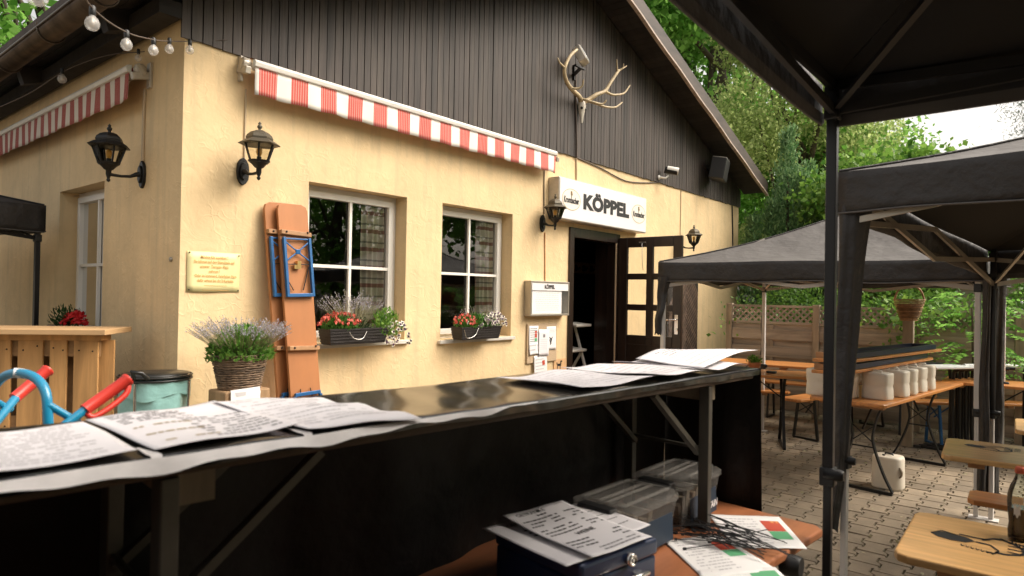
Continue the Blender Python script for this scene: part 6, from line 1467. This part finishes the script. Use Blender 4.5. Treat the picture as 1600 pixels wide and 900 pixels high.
# ================================================================== TREES AND SHRUBS
def blobs_round(cx, cy, cz, R, Hh, n, seed, r=(.35, .55)):
    q = random.Random(seed); o = []
    for i in range(n):
        a = q.uniform(0, 2 * PI); e = q.uniform(-.9, 1); rr = R * math.sqrt(max(.05, 1 - e * e)) * q.uniform(.35, .8); s_ = q.uniform(*r) * R
        o.append((cx + rr * math.cos(a), cy + rr * math.sin(a), cz + e * Hh * .7, s_, s_, s_ * .75))
    return o
tree('maple_tree', (16.4, 7.0, 0), 'bright green broadleaf tree rising behind the right slope of the roof', 'tree', blobs_round(16.4, 7.0, 8.6, 3.6, 4.6, 16, 1, (.18, .34)), 26000, .17, 'leaf_bright', (.22, 9), seed=1, clump=14, aspect=.75)
tree('birch_tree', (15.6, 4.6, 0), 'yellowish green airy tree between the roof edge and the black post', 'tree', blobs_round(15.6, 4.6, 5.2, 2.6, 3.9, 18, 2, (.22, .42)), 42000, .085, 'leaf_birch', (.15, 6), seed=2, clump=16, aspect=.6, droop=.7, shell=.35)
tree('broadleaf_tree', (19.5, 8.8, 0), 'dark green tree deeper in the background above the roof edge', 'tree', blobs_round(19.5, 8.8, 7.5, 4.2, 6.0, 18, 3, (.25, .45)), 20000, .22, 'leaf_bright', (.25, 8), seed=3)
tree('lime_shrub', (12.3, 2.75, 0), 'tall light green shrub with large leaves behind the black post', 'shrub', blobs_round(12.3, 2.15, 2.9, 1.15, 1.9, 16, 4, (.25, .45)), 13000, .095, 'leaf_lime', (.06, 3), seed=4, clump=8, aspect=.85)
tree('ash_tree', (17.6, 3.4, 0), 'loose green tree thinning out against the white sky', 'tree', blobs_round(17.6, 4.8, 4.0, 2.3, 2.5, 18, 5, (.18, .38)) + [(18.0, 2.7, 4.3, .5, .5, .2), (18.2, 2.2, 3.9, .4, .4, .2), (17.8, 2.8, 5.4, .25, .25, .4)], 26000, .13, 'leaf_bright', (.14, 5), seed=5, clump=10, aspect=.55)
tree('background_hedge_tree', (14.0, 1.0, 0), 'mid green bushy tree behind the right tent above the gate', 'tree', blobs_round(14.0, .6, 1.7, 1.8, 1.6, 12, 15, (.3, .5)), 14000, .10, 'leaf_mid', (.1, 2), seed=15, clump=10)
tree('cedar_tree', (18.5, .2, 0), 'dark needle branches hanging in from the right edge above the tent', 'tree', [(17.9, .15, 5.8, .8, .6, .10), (17.7, .25, 5.3, .7, .5, .10), (18.1, -.3, 6.4, .9, .8, .12), (17.8, 0, 4.8, .7, .6, .12), (18.5, -.6, 7.0, 1, 1, .2), (18.4, -.8, 4.4, 1.0, 1.0, .3)], 16000, .10, 'leaf_dark', (.16, 8), seed=6, clump=12, aspect=.12, droop=.5)
# juniper: upward pointing plumes
jt = thing('juniper', (12.3, 3.8, 0), 'blue green conifer with upright feathery tips at the right corner of the house', 'conifer')
rs = np.random.RandomState(11); P = []; D = []
for (jx, jy, jh, jr) in ((12.35, 3.75, 4.55, .50), (12.2, 3.45, 3.7, .45), (12.6, 3.45, 3.9, .5), (12.05, 3.9, 3.2, .45), (12.3, 3.1, 3.3, .5), (12.9, 3.95, 3.9, .5), (11.9, 4.2, 2.9, .4)):
    for k in range(330):
        z = jh * (1 - rs.rand() ** 1.25 * .9); rr = jr * (1 - z / jh) ** .6 * (0.5 + .5 * rs.rand()); a = rs.rand() * 2 * PI
        c = np.array([jx + rr * math.cos(a), jy + rr * math.sin(a), z]); d = np.array([math.cos(a) * .35, math.sin(a) * .35, 1.0]); d /= np.linalg.norm(d)
        m = 14; t_ = rs.rand(m, 1); P.append(c + d * (t_ - .3) * .30 + rs.normal(size=(m, 3)) * .035); D.append(d + rs.normal(size=(m, 3)) * .45)
P = np.concatenate(P); D = np.concatenate(D); leaves_mesh('plumes', P, D, .085 * (.6 + .8 * rs.rand(len(P))), .34, jt, 'leaf_conifer', seed=11)
mb = MB(); mb.tube([(12.35, 3.75, 0), (12.35, 3.75, 3.8)], [.07, .02], 8); mb.build('trunk', 'bark', jt)
hd_ = [(9.9 + .2 * math.sin(k), 3.3 - k * .30, 1.0 + .25 * math.sin(k * 2.1), .35, .35, .75 + .15 * math.sin(k * 1.3)) for k in range(22)]
tree('hedge', (9.8, 1.5, 0), 'leafy green hedge growing behind and over the board fence', 'hedge', hd_, 30000, .060, 'leaf_hedge', None, seed=7, clump=10, shell=.5, crown='foliage')
iv = [(9.12, 1.55 - .15 * k, 1.42 + .06 * math.sin(k * 2), .12, .16, .14) for k in range(6)] + [(9.22, 3.64, 1.15, .04, .05, .28), (9.12, 2.1, 1.30, .07, .08, .14), (9.12, 1.35, 1.1, .06, .1, .16)]
tree('climbing_vine', (9.14, 2.0, 0), 'loose climbing vine with pale leaves on the lattice and fence top', 'climber', iv, 460, .065, 'leaf_lime', None, seed=8, clump=5, aspect=.85, crown='foliage')
# shrub with rows of leaflets
sh = thing('walnut_shrub', (8.75, .62, 0), 'fresh green shrub with drooping rows of leaflets between the basket and the tent leg', 'shrub')
rs = np.random.RandomState(21); P = []; D = []; mb = MB()
for k in range(64):
    a = rs.rand() * 2 * PI; z0 = .75 + rs.rand() * .95; r0 = .10 + .30 * rs.rand(); c = Vector((8.75 + r0 * math.cos(a) * .8, .70 + r0 * math.sin(a), z0)); L_ = .22 + .14 * rs.rand(); dr = Vector((math.cos(a), math.sin(a), .25)); pts = []
    for i in range(8):
        f = i / 7; p = c + dr * (L_ * f) + Vector((0, 0, -.16 * f * f)); pts.append(p)
        if i > 0:
            tdir = (dr + Vector((0, 0, -.32 * f))).normalized(); sdv = tdir.cross(Vector((0, 0, 1))).normalized()
            for s_ in (-1, 1): dd = (sdv * s_ + tdir * .35 + Vector((0, 0, -.25))).normalized(); P.append(tuple(p + dd * .04)); D.append(tuple(dd))
    mb.tube(pts, .002, 3)
mb.tube([(8.75, .66, 0), (8.74, .68, .8), (8.75, .70, 1.5)], [.02, .016, .008], 6); mb.build('stem', 'bark', sh)
leaves_mesh('leaflets', np.array(P), np.array(D), .078 * (.8 + .4 * rs.rand(len(P))), .42, sh, 'leaf_bright', seed=21)
# left background and the trees behind the viewer that the windows reflect
tree('broadleaf_tree', (4.6, 17.6, 0), 'bright green tree beyond the gutter in the top left corner', 'tree', blobs_round(4.6, 17.6, 8.0, 4.6, 5.0, 18, 9, (.2, .38)), 24000, .20, 'leaf_bright', (.25, 9), seed=9, clump=12, aspect=.7)
for k, (x, y, R_) in enumerate(((2, -13, 3.4), (8, -12, 3.6), (14.5, -11, 3.6), (20, -7, 3.4), (-5, -11, 3.4))):
    tree('background_tree', (x, y, 0), ('tree behind the viewer seen mirrored in the window nearest the corner', 'tree behind the viewer seen mirrored in the second window', 'tree behind the viewer to the right of the patio', 'tree at the far right outside the picture', 'tree behind the viewer to the left')[k], 'tree', blobs_round(x, y, 4.4, R_, 4.0, 12, 30 + k, (.3, .5)), 7000, .26, 'leaf_mid', (.22, 6), seed=30 + k, group='trees behind the viewer')
rs = np.random.RandomState(77); nL = 420
Pl = np.stack([rs.uniform(2.6, 9.1, nL), rs.uniform(-1.5, 4.2, nL), np.full(nL, .006)], 1); Dl = rs.normal(size=(nL, 3)) * np.array([1, 1, .12])
fl_ = leaves_mesh('fallen_leaves', Pl, Dl, .028 * (.5 + rs.rand(nL)), .6, None, 'stem_dry', origin=(5, 1, 0), seed=77); tag(fl_, 'small dry leaves scattered over the paving', 'fallen leaves', kind='stuff')
# low boundary wall behind the patio so that the ground does not run on for ever
mb = MB(); mb.bx(13.45, 13.6, -6, 4.2, -.02, 1.9); bw = mb.build('boundary_wall', 'fence_wood'); tag(bw, 'plain dark board wall closing the yard behind the shrubs', 'wall')
